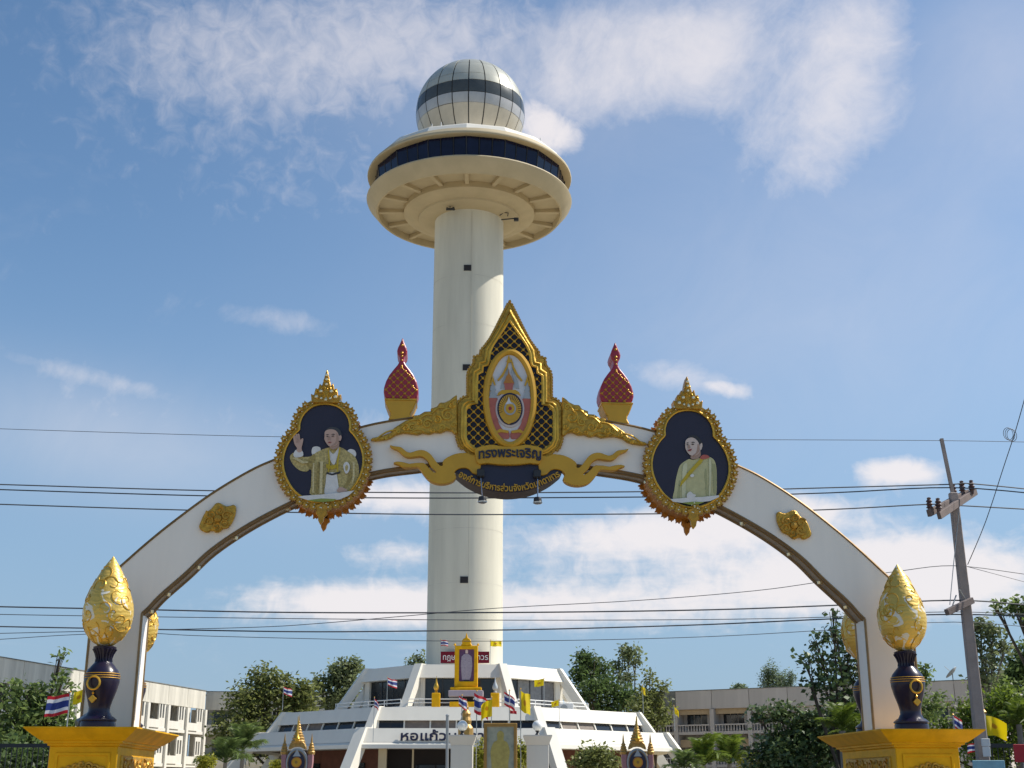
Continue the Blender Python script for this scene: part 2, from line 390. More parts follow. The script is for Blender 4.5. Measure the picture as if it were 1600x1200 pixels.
def resample(pts, n, closed=True):
    P = [Vector((p[0], p[1])) for p in pts] + ([Vector((pts[0][0], pts[0][1]))] if closed else [])
    L = [0]
    for a, b in zip(P, P[1:]): L.append(L[-1] + (b - a).length)
    out = []
    for k in range(n):
        t = L[-1] * k / (n if closed else n - 1); i = 0
        while i < len(L) - 2 and L[i + 1] < t: i += 1
        q = (t - L[i]) / max(L[i + 1] - L[i], 1e-9); p = P[i].lerp(P[i + 1], q); out.append((p.x, p.y))
    return out
def ellipse(cx, cz, rx, rz, n=32): return [(cx + rx * math.cos(2 * math.pi * k / n), cz + rz * math.sin(2 * math.pi * k / n)) for k in range(n)]
def mirror(p): return [(-a, b) for a, b in reversed(p)]
def text_mesh(body, m, height, width=None, fmap=None, depth=.02, bold=.0):
    c = bpy.data.curves.new('lettering', 'FONT'); c.body = body; c.size = 1; c.extrude = depth / 2 / height; c.offset = bold; c.resolution_u = 3
    o = bpy.data.objects.new('lettering', c); COL.objects.link(o); bpy.context.view_layer.update()
    me = bpy.data.meshes.new_from_object(o.evaluated_get(bpy.context.evaluated_depsgraph_get()))
    bpy.data.objects.remove(o); bpy.data.curves.remove(c)
    co = np.empty(len(me.vertices) * 3); me.vertices.foreach_get('co', co); co = co.reshape(-1, 3)
    x0, x1 = co[:, 0].min(), co[:, 0].max(); sx = width / (x1 - x0) if width else height
    for v in me.vertices:
        x = (v.co.x - (x0 + x1) / 2) * sx; z = v.co.y * height; y = -v.co.z * height
        v.co = fmap(x, z, y) if fmap else (x, y, z)
    me.materials.clear(); me.materials.append(MATS[m]); return me

# ================================================================== setting
def struct(name, mb, m, parent=None):
    o = mb.build(name, m, parent); 
    if parent is None: o['kind'] = 'structure'
    return o
g = MB()
g.add([(-1500, -300, 0), (1500, -300, 0), (1500, 2500, 0), (-1500, 2500, 0)], [(0, 1, 2, 3)]); struct('ground', g, 'earth')
g = MB(); g.add([(-120, 26, .004), (120, 26, .004), (120, 46, .004), (-120, 46, .004)], [(0, 1, 2, 3)]); struct('road', g, 'asphalt')
g = MB(); g.add([(-5.2, -40, .008), (5.2, -40, .008), (5.2, 26, .008), (-5.2, 26, .008)], [(0, 1, 2, 3)]); struct('side_road', g, 'asphalt')
g = MB(); g.add([(-45, 48.2, .006), (45, 48.2, .006), (45, 90, .006), (-45, 90, .006)], [(0, 1, 2, 3)]); struct('forecourt_pavement', g, 'paving')
for nm, a in (('kerb', ((-62.7, 25.9), 114.4)), ('kerb', ((62.7, 25.9), 114.4)), ('kerb', ((0, 46.1), 240))):
    g = MB(); g.box((a[0][0], a[0][1], .06), (a[1], .2, .13)); struct(nm, g, 'kerb_stone')
g = MB()
for k in range(-24, 24): g.add([(k * 5, 35.93, .008), (k * 5 + 2.6, 35.93, .008), (k * 5 + 2.6, 36.07, .008), (k * 5, 36.07, .008)], [(0, 1, 2, 3)])
struct('road_marking', g, 'road_paint')

# ================================================================== observation tower
TX, TY = at(726, 1000, 105).x, 105.0
tw = thing('observation_tower', 'tall round white tower with a saucer deck and a glass globe on top', 'tower', (TX, TY, 0))
g = MB(); g.lathe([(3.08, 0), (3.08, 16), (3.07, 30), (3.06, 50)], 72, (TX, TY, 0)); g.build('shaft', 'tower_white', tw, smooth=True)
for z in (8.2, 12.6, 17.0, 21.4, 25.8, 30.2, 34.6, 39.0, 43.4):      # faint pour joints
    g = MB(); g.lathe([(3.083, z), (3.083, z + .025)], 72, (TX, TY, 0), caps=False); g.build('pour_joint', 'wing_wall', tw)
g = MB(); g.box((TX + .35, TY - 3.06, 29.6), (.03, .04, 39.4)); g.build('downpipe_seam', 'wing_wall', tw)
for z in (44.0, 35.0, 26.2, 17.2):
    g = MB(); g.ring([(TX - .32 + .02, z - .26), (TX + .34, z - .26), (TX + .34, z + .26), (TX - .30, z + .26)], [(TX - .25, z - .2), (TX + .29, z - .2), (TX + .29, z + .2), (TX - .25, z + .2)], TY - 3.13, TY - 2.95)
    w = g.build('window', 'frame_dark', tw)
    g = MB(); g.box((TX + .02, TY - 3.09, z), (.54, .03, .4)); g.build('pane', 'dark_interior', w)
    g = MB()
    for k in range(3): g.box((TX + .02, TY - 3.115, z - .12 + k * .12), (.52, .02, .03))
    g.build('louvre', 'frame_dark', w)
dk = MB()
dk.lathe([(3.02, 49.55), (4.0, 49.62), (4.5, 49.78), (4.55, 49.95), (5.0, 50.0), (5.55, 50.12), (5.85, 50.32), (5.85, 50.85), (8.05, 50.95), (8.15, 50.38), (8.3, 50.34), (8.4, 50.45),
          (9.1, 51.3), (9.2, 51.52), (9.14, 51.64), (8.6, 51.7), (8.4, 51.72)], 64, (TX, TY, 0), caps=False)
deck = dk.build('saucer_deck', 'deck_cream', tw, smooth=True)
A16 = R(22.5)
for k in range(16):
    a = -math.pi / 2 + k * A16; ca, sa = math.cos(a), math.sin(a)
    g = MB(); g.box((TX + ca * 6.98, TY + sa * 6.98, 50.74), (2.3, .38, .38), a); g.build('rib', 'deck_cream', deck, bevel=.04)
# window band: 16 facets with three panes each
zb, zt, rb, rt = 51.68, 53.75, 8.35, 8.6
pm = None
for k in range(16):
    a0 = -math.pi / 2 + k * A16; a1 = a0 + A16
    for j in range(3):
        q0, q1 = j / 3 + .02, (j + 1) / 3 - .02
        def pt(r, q, z):
            return Vector((TX + r * (math.cos(a0) * (1 - q) + math.cos(a1) * q), TY + r * (math.sin(a0) * (1 - q) + math.sin(a1) * q), z))
        g = MB(); P = [pt(rb, q0, zb), pt(rb, q1, zb), pt(rt, q1, zt), pt(rt, q0, zt)]; Q = [pt(rb - .06, q0, zb), pt(rb - .06, q1, zb), pt(rt - .06, q1, zt), pt(rt - .06, q0, zt)]
        g.add(P + Q, [(0, 1, 2, 3), (7, 6, 5, 4), (0, 4, 5, 1), (1, 5, 6, 2), (2, 6, 7, 3), (3, 7, 4, 0)])
        g.build('pane', 'glass_navy', deck)
    m_ = MB()
    for q in (0, 1 / 3, 2 / 3): m_.tube([pt(rb + .01, q, zb), pt(rt + .01, q, zt)], .05 if q == 0 else .035, 5)
    m_.build('mullion', 'frame_dark', deck)
g = MB(); g.lathe([(8.0, 51.6), (8.0, 53.9)], 32, (TX, TY, 0), caps=False); g.build('inner_wall', 'dark_interior', deck)
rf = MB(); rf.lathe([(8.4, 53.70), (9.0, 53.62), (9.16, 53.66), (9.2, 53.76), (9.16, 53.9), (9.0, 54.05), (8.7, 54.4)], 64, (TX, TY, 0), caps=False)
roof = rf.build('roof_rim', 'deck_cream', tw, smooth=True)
g = MB(); g.lathe([(8.95, 54.0), (8.35, 54.95), (8.2, 55.08), (7.9, 55.08), (7.8, 54.9), (5.0, 55.6), (3.9, 55.9)], 16, (TX, TY, 0), -math.pi / 2); g.build('roof_parapet', 'building_white', roof)
for dx in (-3.0, -2.2, 6.3):
    g = MB(); y = TY - math.sqrt(8.0 ** 2 - dx ** 2) + .1; g.tube([(TX + dx, y, 54.9), (TX + dx, y, 55.5)], .04, 5); g.build('roof_vent_pipe', 'white_rail', roof)
# globe: 21 gores of panels over a dark frame
GZ, GR, NG = 60.45, 5.0, 21
gl = MB(); gl.lathe([(GR * .987 * math.cos(R(t)), GR * .987 * math.sin(R(t))) for t in range(-70, 91, 5)][:-1] + [(.02, GR * .987)], 63, (TX, TY, GZ))
globe = gl.build('globe_frame', 'seam', tw, smooth=True)
rows = [(-66, -16, 'globe_white'), (-16, -4.7, 'globe_band'), (-4.7, 9.4, 'globe_dark'), (9.4, 19, 'globe_upper'), (19, 40, 'globe_upper'), (40, 60, 'globe_upper'), (60, 82, 'globe_upper')]
for lo, hi, mt in rows:
    g = MB(); N = 4; half = math.pi / NG; vs = []; fs = []
    gap_v = .22
    for r_ in (GR, GR - .055):
        for i in range(N + 1):
            ph = R(lo + gap_v + (hi - lo - 2 * gap_v) * i / N)
            gap = .05 / max(GR * math.cos(ph), .3)
            for j in range(N + 1):
                th = (-half + gap) + (2 * half - 2 * gap) * j / N
                vs.append((r_ * math.cos(ph) * math.cos(th), r_ * math.cos(ph) * math.sin(th), r_ * math.sin(ph)))
    M_ = (N + 1) ** 2; ix = lambda i, j: i * (N + 1) + j
    for i in range(N):
        for j in range(N): fs.append((ix(i, j), ix(i, j + 1), ix(i + 1, j + 1), ix(i + 1, j)))
    edge = [ix(0, j) for j in range(N)] + [ix(i, N) for i in range(N)] + [ix(N, j) for j in range(N, 0, -1)] + [ix(i, 0) for i in range(N, 0, -1)]
    for a, b in zip(edge, edge[1:] + edge[:1]): fs.append((a, a + M_, b + M_, b))
    g.add(vs, fs); me = g.mesh('globe_panel', mt, smooth=True)
    for k in range(NG):
        o = inst('globe_panel', me, globe, (TX, TY, GZ), (random.uniform(-.004, .004), random.uniform(-.004, .004), -math.pi / 2 + (k + .5) * 2 * math.pi / NG))
g = MB(); g.tube([(TX, TY, GZ + 4.9), (TX, TY, GZ + 5.25)], .03, 5); g.build('lightning_rod', 'seam', globe)
# fittings under the deck
lp = thing('loudspeaker', 'small black loudspeaker under the saucer deck left of the shaft centre', 'loudspeaker', (TX - 1.55, TY - 3.5, 49.2))
o = rootorg(lp); g = MB(); g.tube([o + Vector((0, 0, .45)), o + Vector((0, 0, .15))], .04, 5); g.build('bracket', 'black_metal', lp)
g = MB(); g.tube([o + Vector((-.3, -.1, .1)), o + Vector((0, 0, .1)), o + Vector((.35, -.15, .08))], [.16, .09, .17], 8); g.build('horn', 'black_metal', lp)
fl = thing('floodlight', 'black floodlight on a curved arm under the saucer deck at the shaft right', 'floodlight', (TX + 3.0, TY - 2.2, 48.7))
o = rootorg(fl); g = MB(); g.tube([o + Vector((-.25, .4, .8)), o + Vector((.1, .1, .95)), o + Vector((.5, -.1, .8)), o + Vector((.45, -.1, .5))], .045, 5)
g.tube([o + Vector((-.1, .3, .35)), o + Vector((1.1, -.2, .25))], .06, 5); g.build('arm', 'black_metal', fl)
g = MB(); g.box(o + Vector((1.2, -.25, .12)), (.42, .25, .3)); g.build('lamp_head', 'black_metal', fl, bevel=.03)
# red banner and two flags at the foot of the shaft
bn = thing('banner', 'dark red banner with white script on the foot of the round shaft', 'banner', (TX, TY - 3.3, 10.4))
bz0, bz1 = at(726, 1036, TY - 3.4).z, at(726, 1018, TY - 3.4).z; bx0, bx1 = at(688, 1027, TY - 3.4).x, at(764.5, 1027, TY - 3.4).x
g = MB(); g.box(((bx0 + bx1) / 2, TY - 3.35, (bz0 + bz1) / 2), (bx1 - bx0, .08, bz1 - bz0)); g.build('cloth', 'banner_red', bn)
for s_, xx, w_ in (('ทฎษ', (bx0 * .82 + bx1 * .18), .95), ('าวร', bx0 * .13 + bx1 * .87, .8)):
    me = text_mesh(s_, 'print_white', .62, w_, depth=.02); inst('lettering', me, bn, (xx, TY - 3.41, bz0 + .25))

# ================================================================== terraced base building
bb = thing('terraced_building', 'white octagonal terraced building with slanted fascias at the tower foot', 'building', (TX, TY, 0))
C8 = math.cos(R(22.5)); S8 = math.sin(R(22.5))
BO = Vector((TX, TY, 0))
# pieces are written for the front face (towards -y) about the centre, then turned in steps of 45 degrees
def slab(pa, pb, inset=0.0):      # slanted fascia between (R, z) pairs: outer profile list
    g = MB(); n = len(pa)
    L = [Vector((-r * S8 + inset, -r * C8, z)) for r, z in pa]; Rr = [Vector((r * S8 - inset, -r * C8, z)) for r, z in pa]
    g.add(L + Rr, [tuple(range(n)), tuple(range(2 * n - 1, n - 1, -1))] + [(i, i + n, (i + 1) % n + n, (i + 1) % n) for i in range(n)])
    return g
def eight(name, g, m, parent, which=range(8), bevel=0.0, smooth=False):
    me = g.mesh(name, m, smooth=smooth); out = []
    for k in which:
        o = inst(name, me, parent, BO, (0, 0, k * R(45)))
        if bevel:
            b = o.modifiers.new('bevel', 'BEVEL'); b.width = bevel; b.segments = 1; b.limit_method = 'ANGLE'
        out.append(o)
    return out
eight('fascia', slab([(17.15, 4.35), (16.6, 5.28), (15.6, 5.28), (15.6, 4.35)], 0, .01), 'building_white', bb)
eight('fascia_lip', slab([(17.4, 3.95), (17.35, 4.2), (17.15, 4.335), (15.4, 4.33), (15.4, 3.95)], 0, .012), 'building_white', bb)
eight('fascia', slab([(15.05, 5.86), (14.5, 6.78), (13.6, 6.78), (13.6, 5.86)], 0, .01), 'building_white', bb)
eight('fascia', slab([(8.75, 9.2), (8.2, 10.2), (7.0, 10.2), (7.0, 9.2)], 0, .01), 'building_white', bb)
g = MB(); g.lathe([(14.0, 6.5), (14.0, 6.6)], 8, (TX, TY, 0), -math.pi / 2 - R(22.5)); g.build('terrace_floor', 'wing_clean', bb)
g = MB(); g.lathe([(7.4, 9.9), (7.4, 10.06)], 8, (TX, TY, 0), -math.pi / 2 - R(22.5)); g.build('roof', 'wing_clean', bb)
g = MB(); g.lathe([(16.2, 5.0), (16.2, 5.1)], 8, (TX, TY, 0), -math.pi / 2 - R(22.5)); g.build('lower_roof', 'wing_clean', bb)
# corner fins
def fin(pts, t):
    g = MB(); n = len(pts); a = R(-90 - 22.5); d = Vector((math.cos(a), math.sin(a), 0)); q = Vector((-d.y, d.x, 0))
    P = [d * r + Vector((0, 0, z)) for r, z in pts]
    g.add([p - q * t / 2 for p in P] + [p + q * t / 2 for p in P], [tuple(range(n)), tuple(range(2 * n - 1, n - 1, -1))] + [(i, i + n, (i + 1) % n + n, (i + 1) % n) for i in range(n)])
    return g
eight('fin', fin([(20.6, 0), (19.6, 0), (15.6, 5.34), (16.7, 5.34)], .75), 'building_white', bb)
eight('fin', fin([(15.75, 5.3), (14.9, 5.3), (13.9, 6.84), (14.62, 6.84)], .55), 'building_white', bb)
eight('fin', fin([(10.9, 6.55), (10.1, 6.55), (7.5, 10.26), (8.3, 10.26)], .6), 'building_white', bb)
# clerestory strip between the two fascias: panes per face
hw = 15.0 * S8
for j in range(6):
    x0, x1 = -hw + .35 + j * (2 * hw - .7) / 6 + .05, -hw + .35 + (j + 1) * (2 * hw - .7) / 6 - .05
    g = MB(); g.box(((x0 + x1) / 2, -14.9 * C8, 5.58), (x1 - x0, .06, .54), 0, ('X', R(-24)))
    eight('clerestory_pane', g, 'glass_dark' if j not in (1, 2) else 'shutter', bb, (0, 1, 2, 6, 7))
g = MB(); g.box((0, -14.4 * C8, 5.55), (2 * 14.4 * S8, .1, .7)); eight('clerestory_wall', g, 'wing_clean', bb, (0, 1, 2, 6, 7))
for j in range(7):
    g = MB(); g.box((-hw + .35 + j * (2 * hw - .7) / 6, -14.95 * C8, 5.57), (.1, .16, .62), 0, ('X', R(-24)))
    eight('clerestory_post', g, 'building_white', bb, (0, 1, 2, 6, 7))
# upper floor glass
hu = 7.6 * S8
for j in range(4):
    x0, x1 = -hu + .25 + j * (2 * hu - .5) / 4, -hu + .25 + (j + 1) * (2 * hu - .5) / 4
    g = MB(); g.box(((x0 + x1) / 2, -7.9 * C8, 7.9), (x1 - x0 - .07, .05, 2.5)); eight('window_pane', g, 'glass_dark', bb, (0, 7) if j in (1, 3) else (0, 1, 2, 6, 7) if j != 2 else (0, 2, 6, 7))
    if j in (1, 2, 3): eight('window_pane', g, 'pane_curtain', bb, (1, 2, 6) if j in (1, 3) else (1,))
g = MB()
for j in range(5): g.box((-hu + .25 + j * (2 * hu - .5) / 4, -7.92 * C8, 7.9), (.07, .09, 2.6))
eight('window_frame', g, 'frame_dark', bb, (0, 1, 2, 6, 7))
for sx in (-1, 1):
    g = MB(); g.box((sx * (hu + .12), -7.95 * C8, 7.9), (.8, .4, 2.6)); eight('wall_end', g, 'building_white', bb, (0, 1, 2, 6, 7))
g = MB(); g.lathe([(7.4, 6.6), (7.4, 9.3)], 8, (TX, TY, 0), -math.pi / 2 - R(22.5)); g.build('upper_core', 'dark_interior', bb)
# terrace rails
g = MB(); rr_ = 10.5
for z in (7.02, 7.3, 7.55): g.tube([(-rr_ * S8 + .3, -rr_ * C8, z), (rr_ * S8 - .3, -rr_ * C8, z)], .035, 5)
for j in range(5): g.tube([(-rr_ * S8 + .3 + j * (2 * rr_ * S8 - .6) / 4, -rr_ * C8, 6.55), (-rr_ * S8 + .3 + j * (2 * rr_ * S8 - .6) / 4, -rr_ * C8, 7.58)], .04, 5)
eight('terrace_rail', g, 'white_rail', bb, (0, 1, 2, 6, 7))
# ground floor
g = MB(); ha = 13.6 * S8; g.box((0, -13.6 * C8 + .1, 2.0), (2 * ha, .2, 4.0)); eight('ground_floor_wall', g, 'brick_red', bb, (1, 2, 3, 4, 5, 6, 7))
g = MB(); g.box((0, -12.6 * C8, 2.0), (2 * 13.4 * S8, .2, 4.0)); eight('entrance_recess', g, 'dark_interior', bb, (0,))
g = MB()
for x in (-4.9, 4.9): g.box((x, -15.0, 2.0), (.55, .5, 3.92))
for x in (-2.9, 2.9): g.box((x, -14.4, 2.0), (.12, .12, 3.92))
eight('entrance_column', g, 'deck_cream', bb, (0,))
for j in range(4):
    g = MB(); g.box((-2.2 + j * 1.45, -12.9 * C8, 1.5), (1.36, .05, 2.9)); eight('door_pane', g, 'glass_dark', bb, (0,))
for j in range(2):
    g = MB(); g.box((-2.9 + j * 5.2, -13.7 * C8, 1.8), (2.3, .06, 2.6)); eight('window_pane', g, 'glass_dark', bb, (1, 2, 6, 7))
# tower name in navy letters on the front fascia
me = text_mesh('หอแก้วมุกดาหาร', 'navy', .86, 7.3, depth=.1, bold=.018)
inst('lettering', me, bb, (TX, TY - 17.2 * C8, 4.48), (R(-20), 0, 0))
# air conditioner on the right terrace
ac = thing('air_conditioner', 'small white air conditioner box behind the right terrace rail', 'air conditioner', (at(884, 1093, 98).x, 98, 6.6))
o = rootorg(ac); g = MB(); g.box(o + Vector((0, 0, .45)), (1.1, .4, .7)); g.build('case', 'white_rail', ac, bevel=.03)
g = MB(); g.tube([o + Vector((-.15, -.21, .45)), o + Vector((-.15, -.24, .45))], .26, 12); g.build('fan_grille', 'grey_metal', ac)

# ================================================================== school-like wings behind
def wing(name, label, P0, P1, nb, style, depth=9.0, flip=False, ext0=0):
    d = (P1 - P0); d.z = 0; L = d.length; yaw = math.atan2(d.y, d.x)
    fr = Frame((P0.x, P0.y, 0), yaw); t = thing(name, label, 'building', (0, 0, 0), fr)
    # local x runs along the facade, the street side is -y
    bw = L / nb; H = 10.5
    wallm, cleanm = ('wing_wall', 'wing_clean') if style == 'left' else ('wing_right', 'wing_right')
    g = MB(); g.box((L / 2, 1.5 + depth / 2, (H - .5) / 2), (L, depth, H - .5)); g.build('wall', cleanm, t)
    g = MB(); g.box((L / 2, .8 + depth / 2, H - .3), (L + .2, depth + 1.2, .15)); g.build('roof', 'wing_grey', t)
    pmesh = {}
    def piece(nm, key, mk, m, x, z):
        if key not in pmesh: pmesh[key] = mk().mesh(nm, m)
        return inst(nm, pmesh[key], t, (x, 0, z))
    for b in range(nb):
        x = b * bw
        pm_ = wallm
        if style == 'right' and b in (0,): pm_ = 'wing_grey'
        key = 'par' + pm_
        piece('parapet_panel', key, lambda: MB().box((bw / 2, .1, 0), (bw - .05, .2, 1.75)), pm_, x, H - .875)
        piece('pier', 'pier', lambda: MB().box((0, .55, 0), (.42, 1.5, H - 1.8)), cleanm, x + .02, (H - 1.8) / 2)
        for fz in (.4, 3.5, 6.6):
            piece('floor_slab', 'slab', lambda: MB().box((bw / 2, .72, 0), (bw - .02, 1.55, .28)), cleanm, x, fz - .14)
            if style == 'left':
                ow = bw * .56
                piece('balcony_wall', 'bal', lambda: MB().box((.2 + ow / 2, -.08, 0), (ow - .2, .14, .72)), cleanm, x, fz + .36)
                def infill():
                    m_ = MB(); x0 = .2 + ow; w_ = bw - ow - .42; h = 2.55
                    cuts = [(x0 + .18, .34), (x0 + .18 + .34 + .2, .34)]
                    m_.box((x0 + w_ / 2, .12, .45), (w_, .16, .9)); m_.box((x0 + w_ / 2, .12, h - .2), (w_, .16, .4))
                    xs = [x0, cuts[0][0], cuts[0][0] + .34, cuts[1][0], cuts[1][0] + .34, x0 + w_]
                    for a, c in ((xs[0], xs[1]), (xs[2], xs[3]), (xs[4], xs[5])): m_.box(((a + c) / 2, .12, (.9 + h - .4) / 2), (c - a, .16, h - 1.3))
                    return m_
                piece('infill_wall', 'infill', infill, cleanm, x, fz)
                for q in (0, 1):
                    piece('slit_window', 'slit', lambda: MB().box((0, .2, 0), (.34, .04, 1.26)), 'glass_dark', x + .2 + ow + .18 + .17 + q * .54, fz + 1.52)
                w = piece('window', 'win', lambda: MB().ring([(-.72, -.82), (.72, -.82), (.72, .82), (-.72, .82)], [(-.64, -.74), (.64, -.74), (.64, .74), (-.64, .74)], 1.4, 1.52), 'window_frame', x + .2 + ow * .55, fz + 1.35)
                if 'pane' not in pmesh: pmesh['pane'] = MB().box((0, 1.47, 0), (1.28, .03, 1.48)).mesh('pane', 'glass_dark')
                pn = bpy.data.objects.new('pane', pmesh['pane']); COL.objects.link(pn); pn.parent = w
            else:
                lk = 'lin' + ('o' if b in (1, 2) else 'g')
                piece('lintel_panel', lk, lambda: MB().box((bw / 2, .35, 0), (bw - .5, .12, .72)), 'lintel_ochre' if b in (1, 2) else 'wing_right', x, fz + 2.0)
                piece('balustrade_rail', 'brail', lambda: MB().box((bw / 2, .0, 0), (bw - .5, .2, .12)), cleanm, x, fz + .62)
                def bal():
                    m_ = MB(); k = int((bw - .6) / .3)
                    for q in range(k): m_.lathe([(.05, 0), (.085, .14), (.05, .34), (.06, .56)], 6, (.4 + q * .3, 0, 0))
                    return m_
                o = piece('baluster', 'balu', bal, cleanm, x, fz); o['kind'] = 'stuff'
                for q in range(3):
                    piece('window_pane', 'wp', lambda: MB().box((0, 1.46, 0), ((bw - 1.6) / 3 - .08, .04, 1.62)), 'glass_dark', x + .55 + (q + .5) * (bw - 1.6) / 3, fz + .95)
                piece('shutter', 'sh', lambda: MB().box((0, .95, 0), (.62, .06, 1.6)), 'shutter' if b % 2 else 'wing_right', x + bw - .62, fz + .9)
    piece('pier', 'pier', lambda: MB().box((0, .55, 0), (.42, 1.5, H - 1.8)), cleanm, L, (H - 1.8) / 2)
    g = MB(); g.box((L / 2, .1, H + .04), (L + .1, .3, .07)); g.build('coping', 'wing_grey', t)
    return t, fr, L
Pa, Pb = atz(0, 1027, 10.5), atz(322, 1080, 10.5); Pa.z = Pb.z = 0
Pa = Pa - (Pb - Pa) * .25
wing('school_wing', 'long pale three-storey building with stained parapet panels and balconies at far left', Pa, Pb, 11, 'left')
Pc = Vector((Pb.x - .2, Pb.y + .9, 0)); Pd = Vector((Pc.x + 24, Pc.y + 3, 0))
wing('school_wing', 'shaded back building behind the trees left of the tower', Pc, Pd, 6, 'left')
Pe, Pf = atz(1000, 1083, 10.5), atz(1560, 1061, 10.5); Pe.z = Pf.z = 0
wing('school_wing', 'brownish grey building with balustraded balconies right of the tower', Pe, Pf, 9, 'right')
sd = atz(1507, 1062, 10.5); sd = Vector((sd.x, sd.y + 3, 10.3))
ds = thing('satellite_dish', 'thin satellite dish on the roof edge left of the utility pole', 'satellite dish', sd)
g = MB(); g.tube([sd, sd + Vector((0, 0, 1.0))], .05, 5); g.build('mast', 'grey_metal', ds)
g = MB(); n = 14; ax = Vector((-.62, .35, .72)).normalized(); ux = ax.orthogonal().normalized(); uy = ax.cross(ux)
vs = [sd + Vector((0, 0, 1.0))]; 
for rr, hh in ((.35, .04), (.68, .15)):
    vs += [sd + Vector((0, 0, 1.0)) + ax * hh + (ux * math.cos(2 * math.pi * k / n) + uy * math.sin(2 * math.pi * k / n)) * rr for k in range(n)]
g.add(vs, [(0, 1 + k, 1 + (k + 1) % n) for k in range(n)] + [(1 + k, 1 + n + k, 1 + n + (k + 1) % n, 1 + (k + 1) % n) for k in range(n)])
o = g.build('reflector', 'grey_metal', ds, smooth=True); so_ = o.modifiers.new('solid', 'SOLIDIFY'); so_.thickness = .03
g = MB(); g.tube([sd + Vector((0, 0, 1.0)), sd + Vector((0, 0, 1.0)) + ax * .9], .025, 4); g.build('feed_arm', 'grey_metal', ds)

# ================================================================== ceremonial arch
AF = Frame((-.06, 22, 0), R(3.5))
_an = Vector((-math.sin(AF.yaw), math.cos(AF.yaw), 0)); _au = Vector((math.cos(AF.yaw), math.sin(AF.yaw), 0))
def A(px, py, w=-.25):       # photograph pixel -> (u, z) on the arch plane w metres behind its middle
    d = ray(px, py); o = Vector((0, 0, CAMZ)); c = AF.c + _an * w
    t = _an.dot(c - o) / _an.dot(d); p = o + d * t
    return ((p - AF.c).dot(_au), p.z)
def offs(poly, d):           # grow a closed outline by d
    n = len(poly); area = sum(poly[i][0] * poly[(i + 1) % n][1] - poly[(i + 1) % n][0] * poly[i][1] for i in range(n)); sg = 1 if area > 0 else -1
    out = []
    for i in range(n):
        a, b, c = Vector(poly[i - 1]), Vector(poly[i]), Vector(poly[(i + 1) % n]); t = (c - a)
        nrm = Vector((t.y, -t.x)).normalized() * sg; q = b + nrm * d; out.append((q.x, q.y))
    return out
PT = 2.44                    # pedestal top
arch = thing('ceremonial_arch', 'white arch with bronze edges spanning the entrance between two gold pedestals', 'arch', (0, 0, PT), AF)
top_px = [(146, 925), (160, 908), (187, 886), (228, 850), (270, 816), (330, 772), (390, 736), (432, 717), (500, 690), (570, 666), (643, 653), (720, 645), (795, 642)]
bot_px = [(222, 958), (231, 950), (251, 929), (290, 895), (330, 858), (390, 818), (462, 781), (525, 756), (588, 737), (652, 728), (720, 721), (795, 719)]
top = smooth_pts([A(*p) for p in top_px], 5); bot = smooth_pts([A(*p) for p in bot_px], 5)
sz = A(222, 958)[1]; po, pi_ = A(139, 999)[0], A(213, 1100)[0] - .0
top[0] = (po, top[0][1]); bot[0] = (bot[0][0], sz)
full_top = top + mirror(top)[1:]; full_bot = bot + mirror(bot)[1:]
g = MB(); g.prism([(po, sz)] + full_top + [(-po, sz)] + full_bot[::-1], -.25, .25); g.build('arch_band', 'arch_white', arch)
for s in (-1, 1):
    a, b = sorted((s * po, s * bot[0][0])); g = MB(); g.box(((a + b) / 2, 0, (PT + sz) / 2), (b - a, .5, sz - PT)); g.build('pillar', 'arch_white', arch)
    xi = s * bot[0][0]
    for ww in (-.25, .25):
        g = MB(); g.tube([(xi, ww, PT), (xi, ww, sz)], .022, 6); g.build('edge_trim', 'bronze', arch)
        g = MB(); g.tube([(s * po, ww, PT), (s * po, ww, top[0][1])], .022, 6); g.build('edge_trim', 'bronze', arch)
    mid = bot if s < 0 else mirror(bot)
    for ww in (-.16, .15):
        g = MB(); g.tube([(u, ww, z - .02) for u, z in mid], .022, 6); g.build('light_rail', 'bronze', arch)
for ww in (-.25, .25):
    g = MB(); g.tube([(u, ww, z) for u, z in full_top], .022, 6); g.build('edge_trim', 'bronze', arch)
    g = MB(); g.tube([(u, ww, z) for u, z in full_bot], .022, 6); g.build('edge_trim', 'bronze', arch)
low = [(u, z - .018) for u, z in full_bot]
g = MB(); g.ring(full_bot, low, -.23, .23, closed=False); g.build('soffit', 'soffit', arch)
# small lamps along the underside
g = MB(); lampm = g.lathe([(.0, -.03), (.05, -.025), (.055, .02)], 10).mesh('soffit_lamp', 'bead')
for k in range(5, len(full_bot) - 5, 6):
    u, z = full_bot[k]
    if abs(u) > 2.2: inst('soffit_lamp', lampm, arch, (u, -.02, z - .03))
def spirals(outline_c, size, w, turns=1.6, r=.018, flip=1, a0=0.0):
    pts = []
    for k in range(22):
        t = k / 21; a = a0 + flip * turns * 2 * math.pi * t; rad = size * (1 - .86 * t)
        pts.append((outline_c[0] + rad * math.cos(a), w, outline_c[1] + rad * math.sin(a)))
    return pts
